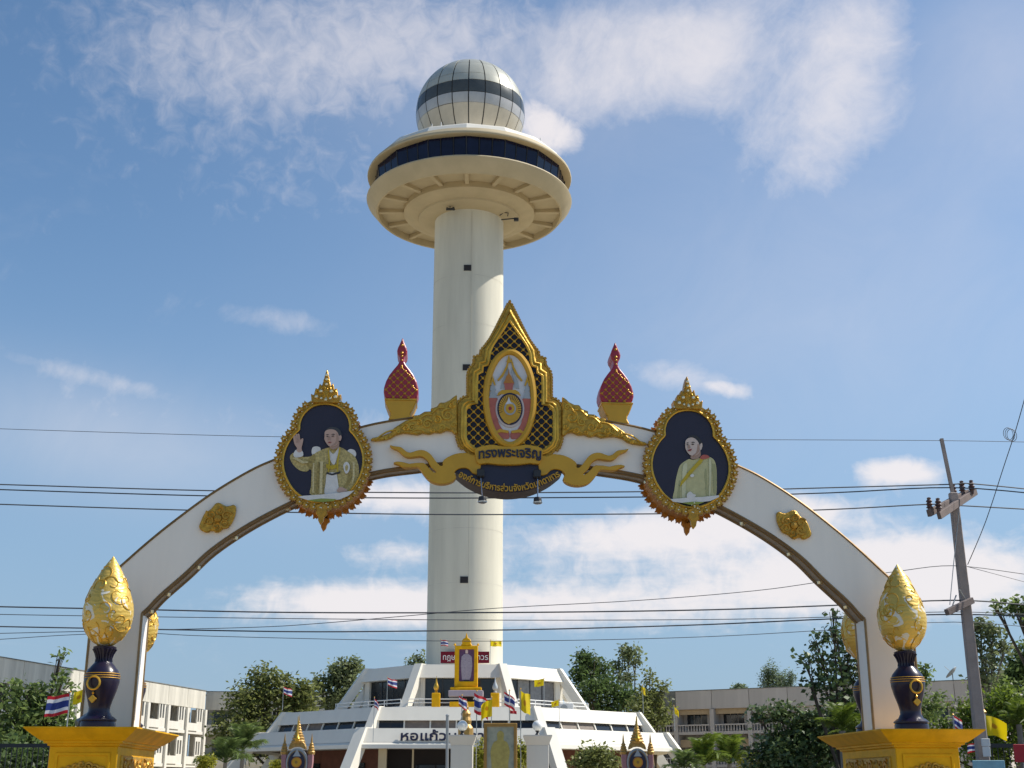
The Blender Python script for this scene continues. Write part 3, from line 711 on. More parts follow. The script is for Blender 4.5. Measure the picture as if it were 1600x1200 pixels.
# rosettes on the haunches
ros = [(140, 755), (150, 715), (168, 678), (200, 655), (235, 620), (282, 640), (325, 632), (330, 665), (322, 700), (300, 740), (268, 755), (235, 778), (205, 765), (180, 777)]
rosp = [A(270 + x / 3.333, 600 + y / 3.333) for x, y in ros]
for s in (-1, 1):
    P = rosp if s < 0 else mirror(rosp)
    cu, cz = sum(p[0] for p in P) / len(P), sum(p[1] for p in P) / len(P)
    g = MB(); g.prism(smooth_pts(P, 3, True), -.32, -.24); ro = g.build('rosette', 'gold_carved', arch, bevel=.02)
    g = MB()
    for k in range(6):
        a = k * math.pi / 3 + .4; c = (cu + .15 * math.cos(a), cz + .13 * math.sin(a)); g.tube(spirals(c, .085, -.325, 1.4, flip=(-1) ** k, a0=a), [.024 * (1 - .5 * i / 21) for i in range(22)], 5)
    g.lathe([(.07, 0), (.06, .03), (.0, .045)], 10, (0, 0, 0)); nb = 3 * 10
    for i in range(len(g.v) - nb, len(g.v)):
        x, y, z = g.v[i]; g.v[i] = (cu + x, -.325 - z, cz + y)
    g.build('scroll', 'gold_leaf', ro, smooth=True)

# ------------------------------------------------------------------ crest
def c2(x, y, w=-.3): return A(570 + x / 3.529, 460 + y / 3.529, w)
CREST_O = A(795, 720)
crest = thing('royal_crest', 'tall pointed gold crest with lattice field and oval emblem at the arch crown', 'crest', (0, 0, 6.9), AF)
def half(pts, w): return [c2(x, y, w) for x, y in pts]
def sym(pts, w):             # left half from the apex down -> closed outline
    L = half(pts, w); L = [(min(u, 0.0), z) for u, z in L]; L[0] = (0.0, L[0][1]); 
    return L + [(-u, z) for u, z in reversed(L[1:])]
outer = [(794, 42), (778, 85), (755, 130), (725, 190), (695, 245), (660, 292), (645, 305), (640, 340), (607, 344), (605, 384), (580, 410), (572, 440), (572, 565), (545, 570), (525, 585), (512, 605), (510, 700), (512, 790), (525, 830), (560, 870), (600, 905), (700, 925)]
rimo = [(794, 92), (770, 148), (735, 205), (705, 255), (672, 305), (668, 335), (660, 372), (632, 378), (630, 410), (602, 428), (600, 470), (600, 588), (565, 592), (545, 606), (538, 625), (536, 790), (552, 830), (590, 862), (640, 880), (700, 890)]
field = [(794, 155), (772, 195), (742, 240), (712, 285), (694, 325), (690, 365), (682, 395), (655, 402), (653, 432), (626, 446), (624, 500), (624, 606), (585, 612), (568, 625), (562, 645), (562, 790), (575, 820), (605, 845), (650, 860), (700, 868)]
O_, F_, M_r = sym(outer, -.3), sym(field, -.34), sym(rimo, -.34)
g = MB(); g.prism(O_, -.30, .30); g.build('back_board', 'gold_carved', crest, bevel=.012)
g = MB(); g.prism(M_r, -.345, -.30); g.build('raised_rim', 'gold', crest, bevel=.02)
for P, r_, nm in ((offs(F_, .03), .036, 'inner_bead'), (offs(M_r, .0), .026, 'outer_bead')):
    P = P[:-1]; 
    g = MB(); pts = [(u, -.352, z) for u, z in P]; k0 = len(pts) // 2
    g.tube(pts[k0:] + pts[:k0], r_, 6); g.build(nm, 'gold', crest, smooth=True)
# little leaf teeth along the outer edge
tooth = MB().prism([(-.035, 0), (-.03, .03), (-.008, .075), (.0, .06), (.02, .075), (.032, .03), (.035, 0)], -.03, .03).mesh('edge_leaf', 'gold_leaf')
Or = resample(O_, 150)
for k in range(150):
    a, b, c = Or[k - 1], Or[k], Or[(k + 1) % 150]
    if b[1] < c2(794, 850)[1]: continue
    t = Vector((c[0] - a[0], c[1] - a[1])); ang = math.atan2(t.y, t.x)
    inst('edge_leaf', tooth, crest, (b[0], -.27, b[1]), (0, -ang + math.pi, 0), (.85, 1, .62))
# lattice field: gold plate with navy discs and gold studs
g = MB(); g.prism(F_, -.350, -.342); fld = g.build('lattice_field', 'disc_navy', crest)
def inside(p, poly):
    x, y = p; r = False; n = len(poly)
    for i in range(n):
        (x1, y1), (x2, y2) = poly[i], poly[(i + 1) % n]
        if (y1 > y) != (y2 > y) and x < (x2 - x1) * (y - y1) / (y2 - y1) + x1: r = not r
    return r
ec = c2(794, 572, -.36); e1 = c2(650, 572, -.36); e2 = c2(794, 305, -.36); erx, erz = ec[0] - e1[0], e2[1] - ec[1]; ec = (0.0, ec[1])
disc = MB().lathe([(.051, 0), (.048, .008), (.03, .012)], 12).mesh('lattice_disc', 'disc_navy')
stud = MB().lathe([(.028, 0), (.024, .016), (.010, .022)], 8).mesh('lattice_stud', 'gold')
STEP = .078
bars = MB(); zlow = c2(794, 868)[1]
for i in range(-16, 17):
    for j in range(0, 64):
        p = (i * STEP * 1.02, zlow + j * STEP)
        q = offs
        if not inside(p, F_): continue
        if ((p[0] - ec[0]) / (erx - .01)) ** 2 + ((p[1] - ec[1]) / (erz - .01)) ** 2 < 1: continue
        if (i + j) % 2 == 0:
            if (j % 2) == 0: inst('lattice_disc', disc, fld, (p[0], -.349, p[1]), (R(90), 0, 0))
            else: inst('lattice_disc', disc, fld, (p[0], -.349, p[1]), (R(90), 0, 0))
        else:
            inst('lattice_stud', stud, fld, (p[0], -.352, p[1]), (R(90), 0, 0))
            for dx, dz in ((1, 1), (1, -1)):
                bars.tube([(p[0] - dx * STEP * .5, -.357, p[1] - dz * STEP * .5), (p[0] + dx * STEP * .5, -.357, p[1] + dz * STEP * .5)], .0075, 4)
bars.build('lattice_bars', 'gold', fld, kind='stuff')
# oval emblem
g = MB(); g.prism(ellipse(0, ec[1], erx * .86, erz * .9, 48), -.375, -.345); ov = g.build('emblem_field', 'emblem_white', crest)
g = MB(); Pe_ = [(u, -.37, z) for u, z in ellipse(0, ec[1], erx * .91, erz * .95, 56)]; Pe_.append(Pe_[0]); g.tube(Pe_, .062, 8); g.build('oval_rim', 'gold_plain', crest, smooth=True)
def flat(name, pts, m, parent, w, t=.012, sm=0, fn=c2, mirror_u=False, bevel=0.0):
    P = [fn(x, y, w) for x, y in pts]
    if sm: P = smooth_pts(P, sm, True)
    if mirror_u: P = mirror(P)
    g = MB(); g.prism(P, w - t, w); return g.build(name, m, parent, bevel=bevel)
W0 = -.378
for mu in (False, True):
    flat('red_drape', [(668, 580), (688, 566), (732, 576), (732, 640), (735, 700), (760, 745), (794, 758), (794, 796), (750, 793), (712, 780), (692, 762), (690, 720), (680, 670), (672, 620)], 'emblem_pink', ov, W0, .012, 3, mirror_u=mu)
    flat('side_parasol', [(706, 458), (698, 480), (692, 500), (700, 502), (690, 530), (698, 533), (684, 572), (728, 572), (716, 533), (722, 530), (712, 502), (718, 500), (712, 480)], 'emblem_grey', ov, W0 - .004, .014, mirror_u=mu)
    flat('parasol_tip', [(706, 448), (697, 475), (688, 500), (696, 502), (704, 478), (714, 502), (722, 500), (714, 475)], 'gold_plain', ov, W0 - .02, .008, mirror_u=mu)
    flat('canopy_chain', [(792, 350), (778, 398), (756, 440), (730, 472), (738, 478), (764, 450), (786, 408), (796, 366)], 'gold_plain', ov, W0 - .006, .016, mirror_u=mu)
    flat('canopy_cloth', [(790, 400), (775, 445), (756, 478), (748, 520), (775, 515), (780, 470), (792, 430)], 'emblem_grey', ov, W0, .01, mirror_u=mu)
    flat('ribbon_tail', [(744, 742), (730, 752), (700, 760), (726, 766), (752, 760), (790, 766), (794, 752)], 'gold_plain', ov, W0 - .014, .01, mirror_u=mu)
flat('canopy_spire', [(794, 332), (786, 360), (780, 372), (794, 378), (808, 372), (802, 360)], 'gold_plain', ov, W0 - .012, .014)
flat('crown_tier', [(794, 410), (790, 440), (780, 452), (774, 470), (764, 490), (824, 490), (814, 470), (808, 452), (798, 440)], 'emblem_orange', ov, W0 - .012, .016)
flat('crown_band', [(766, 490), (770, 500), (774, 528), (814, 528), (818, 500), (822, 490)], 'emblem_pink', ov, W0 - .01, .012)
flat('crown_base', [(728, 560), (738, 540), (756, 528), (832, 528), (850, 540), (860, 560), (840, 552), (748, 552)], 'gold_plain', ov, W0 - .012, .014)
dc = c2(794, 640); drx = abs(c2(715, 640)[0] - c2(794, 640)[0]); drz = c2(794, 540)[1] - dc[1]; dc = (0.0, dc[1])
for nm, f_, m_, w_ in (('medal_rim', 1.0, 'pale_rose', -.392), ('medal_ring', .88, 'navy', -.400), ('medal_rays', .78, 'gold_plain', -.404)):
    g = MB(); g.prism(ellipse(0, dc[1], drx * f_, drz * f_, 40), w_ - .008, -.37); g.build(nm, m_, ov)
g = MB()
for k in range(22):
    a = math.pi * (-.1 + 1.2 * k / 21); 
    p0 = (drx * .55 * math.cos(a), dc[1] + drz * .5 * math.sin(a)); p1 = (drx * .84 * math.cos(a), dc[1] + drz * .84 * math.sin(a))
    g.tube([(p0[0], -.412, p0[1]), (p1[0], -.412, p1[1])], .005, 4)
g.build('sun_ray', 'navy', ov, kind='stuff')
for nm, f_, m_, w_ in (('wheel', .36, 'emblem_grey', -.418), ('wheel_disc', .27, 'gold_plain', -.424), ('wheel_hub', .1, 'crimson', -.43)):
    g = MB(); g.prism(ellipse(0, dc[1], drx * f_ * 1.15, drz * f_, 24), w_ - .008, -.40); g.build(nm, m_, ov)
flat('medal_crown', [(794, 566), (786, 590), (774, 606), (814, 606), (802, 590)], 'emblem_white', ov, -.42, .012)
flat('medal_seat', [(760, 690), (770, 704), (794, 716), (818, 704), (828, 690), (806, 696), (794, 690), (782, 696)], 'gold_plain', ov, -.418, .01)
# carved scroll wings on top of the band
sc = [(508, 556), (485, 572), (470, 586), (440, 600), (412, 600), (400, 622), (360, 634), (368, 648), (330, 650), (300, 668), (262, 672), (268, 690), (225, 700), (190, 722), (160, 742), (140, 768), (95, 784), (45, 794), (28, 806), (60, 812), (110, 806), (142, 798), (172, 778), (215, 768), (255, 772), (290, 778), (320, 768), (355, 776), (385, 764), (420, 768), (450, 752), (478, 758), (500, 778), (512, 770)]
for s in (-1, 1):
    P = [c2(x, y, -.28) for x, y in sc]; P = P if s < 0 else mirror(P)
    g = MB(); g.prism(P, -.34, -.24); sw = g.build('scroll_wing', 'gold_carved', crest, bevel=.02)
    g = MB()
    for (x, y, sz_, fl_, a0) in ((455, 665, .115, 1, 1.2), (480, 610, .05, -1, 0), (400, 690, .075, -1, 2), (345, 715, .085, 1, 0.5), (300, 705, .055, -1, 2.5), (260, 735, .06, 1, 1), (225, 735, .06, -1, 2), (185, 755, .035, 1, 1), (430, 735, .055, -1, 3.5), (490, 720, .045, 1, 0), (120, 793, .022, 1, 1), (375, 748, .035, 1, 3)):
        c = c2(x, y, -.34); c = (c[0] * (1 if s < 0 else -1), c[1])
        g.tube(spirals(c, sz_, -.345, 1.5, flip=fl_ * -s, a0=a0), [.021 * (1 - .5 * i / 21) for i in range(22)], 5)
    for (x0, y0, x1, y1) in ((500, 575, 440, 640), (440, 625, 370, 655), (370, 665, 300, 690), (290, 690, 200, 735), (330, 755, 250, 762), (470, 740, 400, 752), (180, 745, 60, 800)):
        q = [c2(x0, y0, -.34), c2((x0 + x1) / 2, (y0 + y1) / 2 - 14, -.34), c2(x1, y1, -.34)]; q = [(u * (1 if s < 0 else -1), z) for u, z in q]
        g.tube([(u, -.345, z) for u, z in smooth_pts(q, 4)], .016, 5)
    g.build('scroll', 'gold', sw, smooth=True)
# ribbon banner
def c9(x, y, w=-.36): return A(690 + x / 7.62, 680 + y / 7.62, w)
def c14(x, y, w=-.36): return A(560 + x / 8.57, 640 + y / 8.57, w)
rb14 = [(1400, 580), (1300, 592), (1190, 640), (1130, 692), (1132, 745), (1090, 748), (1030, 682), (980, 612), (920, 562), (850, 540), (780, 548), (700, 575), (640, 560), (585, 512), (540, 496), (470, 488), (418, 474), (450, 512), (530, 546), (600, 612), (660, 640), (740, 636), (830, 624), (890, 650), (930, 692), (960, 750), (1000, 796), (1042, 836), (1010, 840), (960, 800), (900, 732), (860, 712), (760, 714), (680, 724), (610, 706), (520, 695), (466, 714), (540, 738), (590, 770), (680, 776), (790, 770), (830, 800), (870, 860), (930, 930), (1000, 975), (1100, 996), (1200, 986), (1280, 950), (1308, 900), (1288, 850), (1300, 820), (1350, 790), (1420, 780)]
rb9 = [(320, 402), (350, 430), (380, 456), (450, 466), (462, 400), (470, 240), (370, 238), (310, 212)]
for s in (-1, 1):
    P = [c14(x, y) for x, y in rb14] + [c9(x, y) for x, y in rb9]; P = smooth_pts(P, 2, True); P = P if s < 0 else mirror(P)
    g = MB(); g.prism(P, -.37, -.20); g.build('ribbon_tail_side', 'bronze' if 0 else 'gold_plain', crest, bevel=.008)
bt = [(395, 200), (400, 168), (450, 138), (530, 120), (610, 112), (700, 128), (800, 134), (900, 128), (990, 112), (1070, 120), (1150, 138), (1205, 168), (1205, 220), (1180, 300), (1150, 345), (1060, 335), (940, 348), (800, 354), (660, 348), (540, 335), (450, 345), (415, 300)]
g = MB(); g.prism(smooth_pts([c9(x, y, -.40) for x, y in bt], 2, True), -.41, -.30); ban = g.build('ribbon_banner', 'gold_plain', crest, bevel=.01)
bw_ = c9(1175, 230, -.41)[0] - c9(430, 230, -.41)[0]; bz = c9(800, 285, -.41)[1]; bh = (c9(800, 195, -.41)[1] - bz)
me = text_mesh('ทรงพระเจริญ', 'navy', bh * 1.75, bw_, fmap=lambda x, z, y: (x, y, z + .02 - .30 * (abs(x) / .5) ** 2 * .12 + (.02 if x > .4 else 0)), depth=.03, bold=.022)
inst('lettering', me, ban, (0, -.42, bz + .02))
# navy plaque with gold letters on a curve
pl9 = [(165, 430), (280, 525), (400, 592), (520, 640), (640, 668), (800, 682), (960, 668), (1080, 640), (1200, 592), (1320, 525), (1438, 430), (1300, 330), (800, 300), (300, 330)]
g = MB(); g.prism([c9(x, y, -.30) for x, y in pl9], -.32, .22); pq = g.build('name_plaque', 'navy', crest)
g = MB(); P = smooth_pts([c9(x, y, -.30) for x, y in pl9[:11]], 3); g.ring(P, [(u, z - .012) for u, z in P], -.315, .225, closed=False); g.build('plaque_underside', 'plaque_side', pq)
arc = smooth_pts([c9(x, y + 18, -.33) for x, y in [(185, 465), (280, 515), (400, 572), (520, 612), (640, 638), (800, 650), (960, 638), (1080, 612), (1200, 572), (1320, 515), (1425, 462)]], 6)
xs = np.array([p[0] for p in arc]); zs = np.array([p[1] for p in arc]); L = np.concatenate([[0], np.cumsum(np.hypot(np.diff(xs), np.diff(zs)))])
def onarc(x, z, y):
    s_ = x + L[-1] / 2; px_ = np.interp(s_, L, xs); pz_ = np.interp(s_, L, zs); e = .02
    tx = np.interp(s_ + e, L, xs) - np.interp(s_ - e, L, xs); tz = np.interp(s_ + e, L, zs) - np.interp(s_ - e, L, zs); n_ = math.hypot(tx, tz) or 1
    return (px_ - tz / n_ * z, y, pz_ + tx / n_ * z)
me = text_mesh('องค์การบริหารส่วนจังหวัดมุกดาหาร', 'gold_plain', .155, L[-1] * .98, fmap=onarc, depth=.03, bold=.02)
inst('lettering', me, pq, (0, -.335, 0))
# floodlights hanging under the plaque
for s, lab in ((-1, 'small chrome floodlight on a rod under the left half of the navy plaque'), (1, 'small chrome floodlight on a rod under the right half of the navy plaque')):
    u0 = c9(800 + s * 335, 400)[0]; zt_, zb_ = c9(500, 420, -.6)[1], c9(500, 790, -.75)[1]
    fl = thing('plaque_floodlight', lab, 'floodlight', (u0, -.36, zb_), AF, 'floodlights under the crest plaque')
    g = MB(); g.tube([(u0, -.33, zt_), (u0 + s * .0, -.5, zt_ - .12), (u0 - s * .02, -.72, zb_ + .05)], .012, 6); g.build('rod', 'chrome', fl)
    g = MB(); g.box((u0, -.40, zt_), (.13, .1, .14)); g.build('mount', 'black_metal', fl, bevel=.015)
    g = MB(); g.lathe([(.06, .09), (.07, .05), (.07, 0)], 14, (u0 - s * .02, -.72, zb_)); g.build('housing', 'black_metal', fl, smooth=True)
    g = MB(); g.lathe([(.05, -.025), (.08, -.01), (.082, .008), (.072, .018)], 14, (u0 - s * .02, -.72, zb_)); g.build('rim', 'chrome', fl, smooth=True)

# ------------------------------------------------------------------ red finials on the band
fin_prof = [(0, 232), (11, 262), (24, 290), (29, 308), (26, 325), (16, 340), (12, 356), (15, 370), (24, 386), (44, 410), (68, 442), (86, 478), (96, 514), (97, 538), (90, 561), (75, 579)]
cup_prof = [(78, 577), (86, 584), (85, 594), (77, 614), (66, 638), (56, 652), (55, 668), (68, 694)]
for s, lab, wo in ((-1, 'crimson onion-shaped finial on a gold cup, left of the crest', 0), (1, 'crimson onion-shaped finial on a gold cup, right of the crest', 0)):
    uu, _ = A(630, 527); cu = s * 1.92
    zf = lambda y: A(570 + 213 / 3.529, 460 + y / 3.529)[1]; k = .00318
    t = thing('onion_finial', lab, 'finial', (cu, 0, zf(700)), AF, 'crimson finials on the arch')
    Pf = [(cu + r * k, zf(y)) for r, y in fin_prof] + [(cu - r * k, zf(y)) for r, y in reversed(fin_prof[1:])]
    g = MB(); g.prism(Pf, -.24, .24); b_ = g.build('bulb', 'crimson', t, bevel=.05, seg=3)
    Pc_ = [(cu + r * k, zf(y)) for r, y in cup_prof] + [(cu - r * k, zf(y)) for r, y in reversed(cup_prof)]
    g = MB(); g.prism(Pc_, -.26, .26); g.build('cup', 'gold_plain', t, bevel=.02)
    g = MB(); g.prism([(cu - .29, zf(576)), (cu + .29, zf(576)), (cu + .285, zf(586)), (cu - .285, zf(586))], -.275, .275); g.build('cup_rim', 'gold', t, bevel=.008)
    g = MB(); st = g.lathe([(.026, 0), (.022, .012), (.008, .02)], 8).mesh('stud', 'gold_leaf')
    lat = MB()
    for i in range(-4, 5):
        for j in range(0, 9):
            if (i + j) % 2: continue
            y = 566 - j * 20.5; r_ = np.interp(y, [p[1] for p in fin_prof], [p[0] for p in fin_prof]) - 8
            if abs(i * 21) < r_:
                inst('stud', st, b_, (cu + i * 21 * k, -.243, zf(y)), (R(90), 0, 0))
                for d_ in (-1, 1):
                    if abs((i + d_) * 21) < np.interp(y - 20.5, [p[1] for p in fin_prof], [p[0] for p in fin_prof]) - 4 and y > 400:
                        lat.tube([(cu + i * 21 * k, -.242, zf(y)), (cu + (i + d_) * 21 * k, -.242, zf(y - 20.5))], .006, 4)
    for y, rr in ((395, .022), (322, .03), (340, .022), (280, .026), (362, .018)):
        o_ = inst('stud', st, b_, (cu, -.245, zf(y)), (R(90), 0, 0), (rr / .026,) * 3)
    lat.build('lattice_bars', 'gold_leaf', b_, kind='stuff')

# ------------------------------------------------------------------ portrait medallions
def c3(x, y, w=-.33): return A(410 + x / 4.286, 560 + y / 4.286, w)
def c4(x, y, w=-.33): return A(970 + x / 4.444, 570 + y / 4.444, w)
pear_l = [(430, 308), (395, 310), (350, 322), (308, 350), (275, 390), (258, 440), (256, 478), (228, 505), (185, 562), (157, 625), (147, 690), (155, 755), (180, 820), (222, 882), (285, 930), (350, 955), (430, 964)]
flame = [(-.055, 0), (-.06, .04), (-.04, .075), (-.05, .10), (-.012, .085), (.012, .135), (.03, .085), (.05, .06), (.055, 0)]
leafm = MB().prism(flame, -.045, .045).mesh('frame_leaf', 'gold_leaf'); leafb = MB().prism(flame, -.04, .04).mesh('frame_leaf', 'orange_side')
def medallion(s, label):
    cu = 3.18 if s > 0 else -3.225
    L = [c3(x, y, -.33) for x, y in pear_l]; c0 = L[0][0]; L = [(p[0] - c0, p[1]) for p in L]
    H_ = smooth_pts(L, 3); inner = H_ + [(-u, z) for u, z in reversed(H_[1:-1])]; inner = [(u + cu, z) for u, z in inner]
    zb_ = min(z for u, z in inner)
    t = thing('portrait_medallion', label, 'portrait', (cu, 0, zb_), AF, 'portrait medallions on the arch')
    N = 120; inn = resample(inner, N); mid = offs(inn, .055); out = offs(inn, .125)
    g = MB(); g.prism(resample(offs(inn, .12), 90), -.27, .33); g.build('box_side', 'orange_side', t)
    g = MB(); g.ring(out, inn, -.30, -.26, wi=-.31); fr = g.build('frame_ring', 'gold_carved', t)
    g = MB(); g.tube([(u, -.325, z) for u, z in offs(inn, .012)] + [(offs(inn, .012)[0][0], -.325, offs(inn, .012)[0][1])], .02, 6); g.build('inner_bead', 'gold', fr, smooth=True)
    beads = MB(); NL = 48; lo = resample(offs(resample(inner, 400), .085), NL)
    for k in range(NL):
        a, b, c = lo[k - 1], lo[k], lo[(k + 1) % NL]; tv = Vector((c[0] - a[0], c[1] - a[1])); nrm = Vector((tv.y, -tv.x)).normalized()
        if (Vector(b) - Vector((cu, zb_ + .7))).dot(nrm) < 0: nrm = -nrm
        ang = math.atan2(nrm.x, nrm.y)
        if abs(b[0] - cu) > .26 or b[1] < zb_ + .6:
            sg = 1 if (b[0] - cu) < 0 else -1
            inst('frame_leaf', leafm, fr, (b[0], -.30, b[1]), (0, ang + sg * .35, 0), (sg * .95, 1, .74))
            inst('frame_leaf', leafb, fr, (b[0] + nrm.x * .02, .28, b[1] + nrm.y * .02), (0, ang + sg * .35, 0), (sg, 1, .74))
        for q, r_ in ((.022, .017), (-.03, .011)):
            bp = Vector(b) + nrm * q
            beads.lathe([(.001, -r_), (r_ * .8, -r_ * .6), (r_, 0), (r_ * .8, r_ * .6), (.001, r_)], 7, (bp.x, -.35, bp.y))
    beads.build('bead_row', 'bead', fr, smooth=True, kind='stuff')
    # flame crest above, pendant below
    zt_ = max(z for u, z in inner)
    k = mpp(511, 600, 21.7) / 4.286
    Z = lambda y: zt_ + (308 - y) * k * 1.03
    X = lambda x: cu + (x - 432) * k
    cr = MB().prism([(X(x), Z(y)) for x, y in [(340, 300), (332, 240), (352, 250), (362, 200), (378, 210), (388, 170), (402, 186), (412, 150), (420, 110), (432, 72), (444, 110), (452, 150), (462, 186), (476, 165), (486, 210), (502, 200), (512, 250), (532, 240), (524, 300)]], -.36, -.10)
    cf = cr.build('flame_crest', 'gold_leaf', t, bevel=.012)
    g = MB()
    for sg in (-1, 1):
        for x, y, r_ in ((28, 250, .05), (52, 262, .045), (22, 205, .04), (60, 225, .03), (12, 150, .022)):
            g.tube(spirals((cu + sg * x * k, Z(y)), r_ * 1.15, -.365, 1.2, flip=sg, a0=1.5), [.014] * 22, 4)
    g.build('flame_scroll', 'gold', cf, smooth=True, kind='stuff')
    g = MB()
    for x, y, r_ in ((0, 115, .03), (0, 145, .028), (0, 178, .026), (-34, 225, .034), (34, 225, .034), (-62, 262, .036), (62, 262, .036), (-30, 272, .026), (30, 272, .026), (0, 282, .03)):
        g.lathe([(.001, -r_), (r_ * .8, -r_ * .6), (r_, 0), (r_ * .8, r_ * .6), (.001, r_)], 8, (cu + x * k, -.37, Z(y)))
    g.build('bead_row', 'bead', cf, smooth=True, kind='stuff')
    pd = [(395, 985), (405, 1010), (398, 1035), (415, 1055), (418, 1085), (432, 1112), (450, 1090), (456, 1060), (475, 1045), (468, 1012), (478, 985), (436, 968)]
    Zb = lambda y: zb_ + (964 - y) * k
    for w0, w1, m_ in ((-.36, -.28, 'gold_leaf'), (.24, .33, 'orange_side')):
        g = MB(); g.prism([(X(x), Zb(y)) for x, y in pd], w0, w1); g.build('pendant', m_, t, bevel=.012)
    # printed picture
    g = MB(); g.prism(offs(inn, .004), -.300, -.292); pn = g.build('picture_panel', 'navy_print', t)
    return t, pn, cu - c3(430, 700)[0]
def pic(parent, fn, du, items):
    for i, (nm, m_, pts, sm) in enumerate(items):
        w = -.303 - i * .0022; P = [fn(x, y, w) for x, y in pts]; P = [(u + du, z) for u, z in P]
        if sm: P = smooth_pts(P, 4, True)
        g = MB(); g.prism(P, w - .002, w); g.build(nm, m_, parent)
m1, pn, du = medallion(-1, 'left medallion: portrait of a person in a gold robe with one raised hand')
pic(pn, c3, du, [
    ('printed_epaulette', 'print_white', [(355, 640), (358, 600), (385, 590), (412, 600), (408, 640), (380, 655)], 1),
    ('printed_epaulette', 'print_white', [(590, 625), (610, 608), (640, 615), (652, 640), (640, 662), (600, 650)], 1),
    ('printed_robe', 'robe', [(352, 915), (350, 850), (352, 740), (320, 758), (270, 748), (225, 705), (208, 660), (232, 632), (262, 640), (300, 660), (350, 655), (385, 630), (440, 605), (485, 595), (540, 592), (590, 620), (640, 655), (665, 710), (670, 770), (655, 840), (620, 890), (590, 905), (520, 915)], 1),
    ('printed_fold', 'robe_dark', [(352, 745), (372, 700), (380, 660), (366, 640), (345, 664), (318, 690), (330, 730)], 1),
    ('printed_fold', 'robe_dark', [(470, 640), (462, 720), (455, 780), (440, 900), (452, 905), (470, 800), (482, 720)], 0),
    ('printed_fold', 'robe_dark', [(600, 760), (590, 820), (560, 870), (575, 880), (610, 830), (622, 770)], 1),
    ('printed_fold', 'robe_dark', [(395, 690), (388, 780), (382, 900), (394, 905), (402, 790), (408, 700)], 0),
    ('printed_shirt', 'print_white', [(468, 612), (500, 640), (536, 595), (530, 640), (512, 700), (500, 712), (482, 690), (470, 650)], 1),
    ('printed_trousers', 'print_white', [(455, 775), (480, 765), (515, 768), (526, 800), (530, 915), (444, 915), (448, 830)], 1),
    ('printed_sash', 'sash', [(450, 705), (485, 718), (528, 708), (530, 730), (490, 745), (452, 735)], 0),
    ('printed_belt', 'hair', [(452, 762), (490, 772), (545, 756), (545, 770), (490, 784), (452, 774)], 0),
    ('printed_medal', 'print_white', [(565, 720), (580, 695), (600, 700), (610, 730), (598, 765), (578, 768)], 1),
    ('printed_medal_centre', 'robe', [(578, 725), (590, 712), (598, 730), (590, 752), (580, 748)], 1),
    ('printed_cuff', 'print_white', [(232, 640), (250, 612), (290, 620), (296, 652), (262, 664), (238, 660)], 1),
    ('printed_hand', 'skin', [(252, 615), (255, 600), (238, 572), (230, 530), (236, 512), (244, 520), (248, 506), (258, 508), (264, 504), (273, 512), (278, 545), (290, 536), (298, 542), (292, 575), (286, 600), (288, 622), (268, 630)], 1),
    ('printed_hand', 'skin', [(524, 880), (545, 862), (580, 872), (592, 886), (560, 896), (528, 894)], 1),
    ('printed_finger_line', 'skin_shade', [(243, 522), (246, 522), (254, 566), (252, 566)], 0),
    ('printed_finger_line', 'skin_shade', [(256, 512), (258, 512), (262, 564), (260, 564)], 0),
    ('printed_finger_line', 'skin_shade', [(266, 512), (268, 512), (270, 566), (268, 566)], 0),
    ('printed_lapel', 'sash', [(462, 612), (470, 612), (478, 690), (470, 760), (462, 760), (468, 690)], 0),
    ('printed_lapel', 'sash', [(538, 598), (546, 600), (534, 680), (530, 760), (522, 760), (524, 680)], 0),
    ('printed_trim', 'robe_light', [(362, 700), (372, 700), (368, 900), (358, 900)], 0),
    ('printed_trim', 'robe_light', [(412, 690), (430, 690), (424, 905), (406, 905)], 0),
    ('printed_trim', 'robe_light', [(628, 690), (644, 700), (640, 800), (622, 850), (630, 780)], 0),
    ('printed_trim', 'robe_light', [(226, 668), (250, 662), (300, 690), (330, 690), (330, 700), (290, 704)], 0),
    ('printed_neck', 'skin_shade', [(476, 560), (540, 560), (536, 596), (500, 612), (474, 600)], 0),
    ('printed_hair', 'hair_grey', [(446, 488), (460, 468), (490, 460), (525, 466), (546, 486), (554, 515), (546, 535), (530, 540), (505, 500), (470, 490)], 1),
    ('printed_ear', 'skin', [(536, 522), (550, 516), (554, 532), (546, 552), (536, 548)], 1),
    ('printed_face', 'skin', [(440, 520), (442, 492), (462, 478), (495, 476), (522, 490), (536, 520), (536, 552), (522, 578), (496, 592), (470, 588), (452, 568), (440, 545)], 1),
    ('printed_cheek', 'skin_shade', [(520, 500), (534, 530), (530, 560), (500, 588), (480, 588), (505, 570), (518, 545)], 1),
    ('printed_brow', 'hair', [(447, 512), (462, 507), (470, 511), (462, 513)], 0),
    ('printed_brow', 'hair', [(482, 510), (500, 505), (512, 511), (498, 512)], 0),
    ('printed_eye', 'hair', [(450, 521), (462, 518), (468, 522), (460, 526)], 0),
    ('printed_eye', 'hair', [(484, 521), (498, 517), (506, 521), (496, 525)], 0),
    ('printed_nose', 'skin_shade', [(466, 522), (462, 542), (470, 548), (478, 544), (474, 522)], 0),
    ('printed_mouth', 'lips', [(460, 562), (474, 558), (490, 561), (474, 567)], 0),
    ('printed_rail', 'print_white', [(262, 928), (300, 920), (420, 912), (520, 902), (620, 888), (640, 884), (600, 920), (540, 945), (440, 955), (330, 950)], 0),
    ('printed_rail_flowers', 'print_green', [(320, 950), (420, 938), (520, 942), (500, 956), (430, 962), (360, 957)], 0)])
m2, pn, _ = medallion(1, 'right medallion: portrait of a person in a pale yellow dress with sash')
du = 3.18 - c4(463, 700)[0]
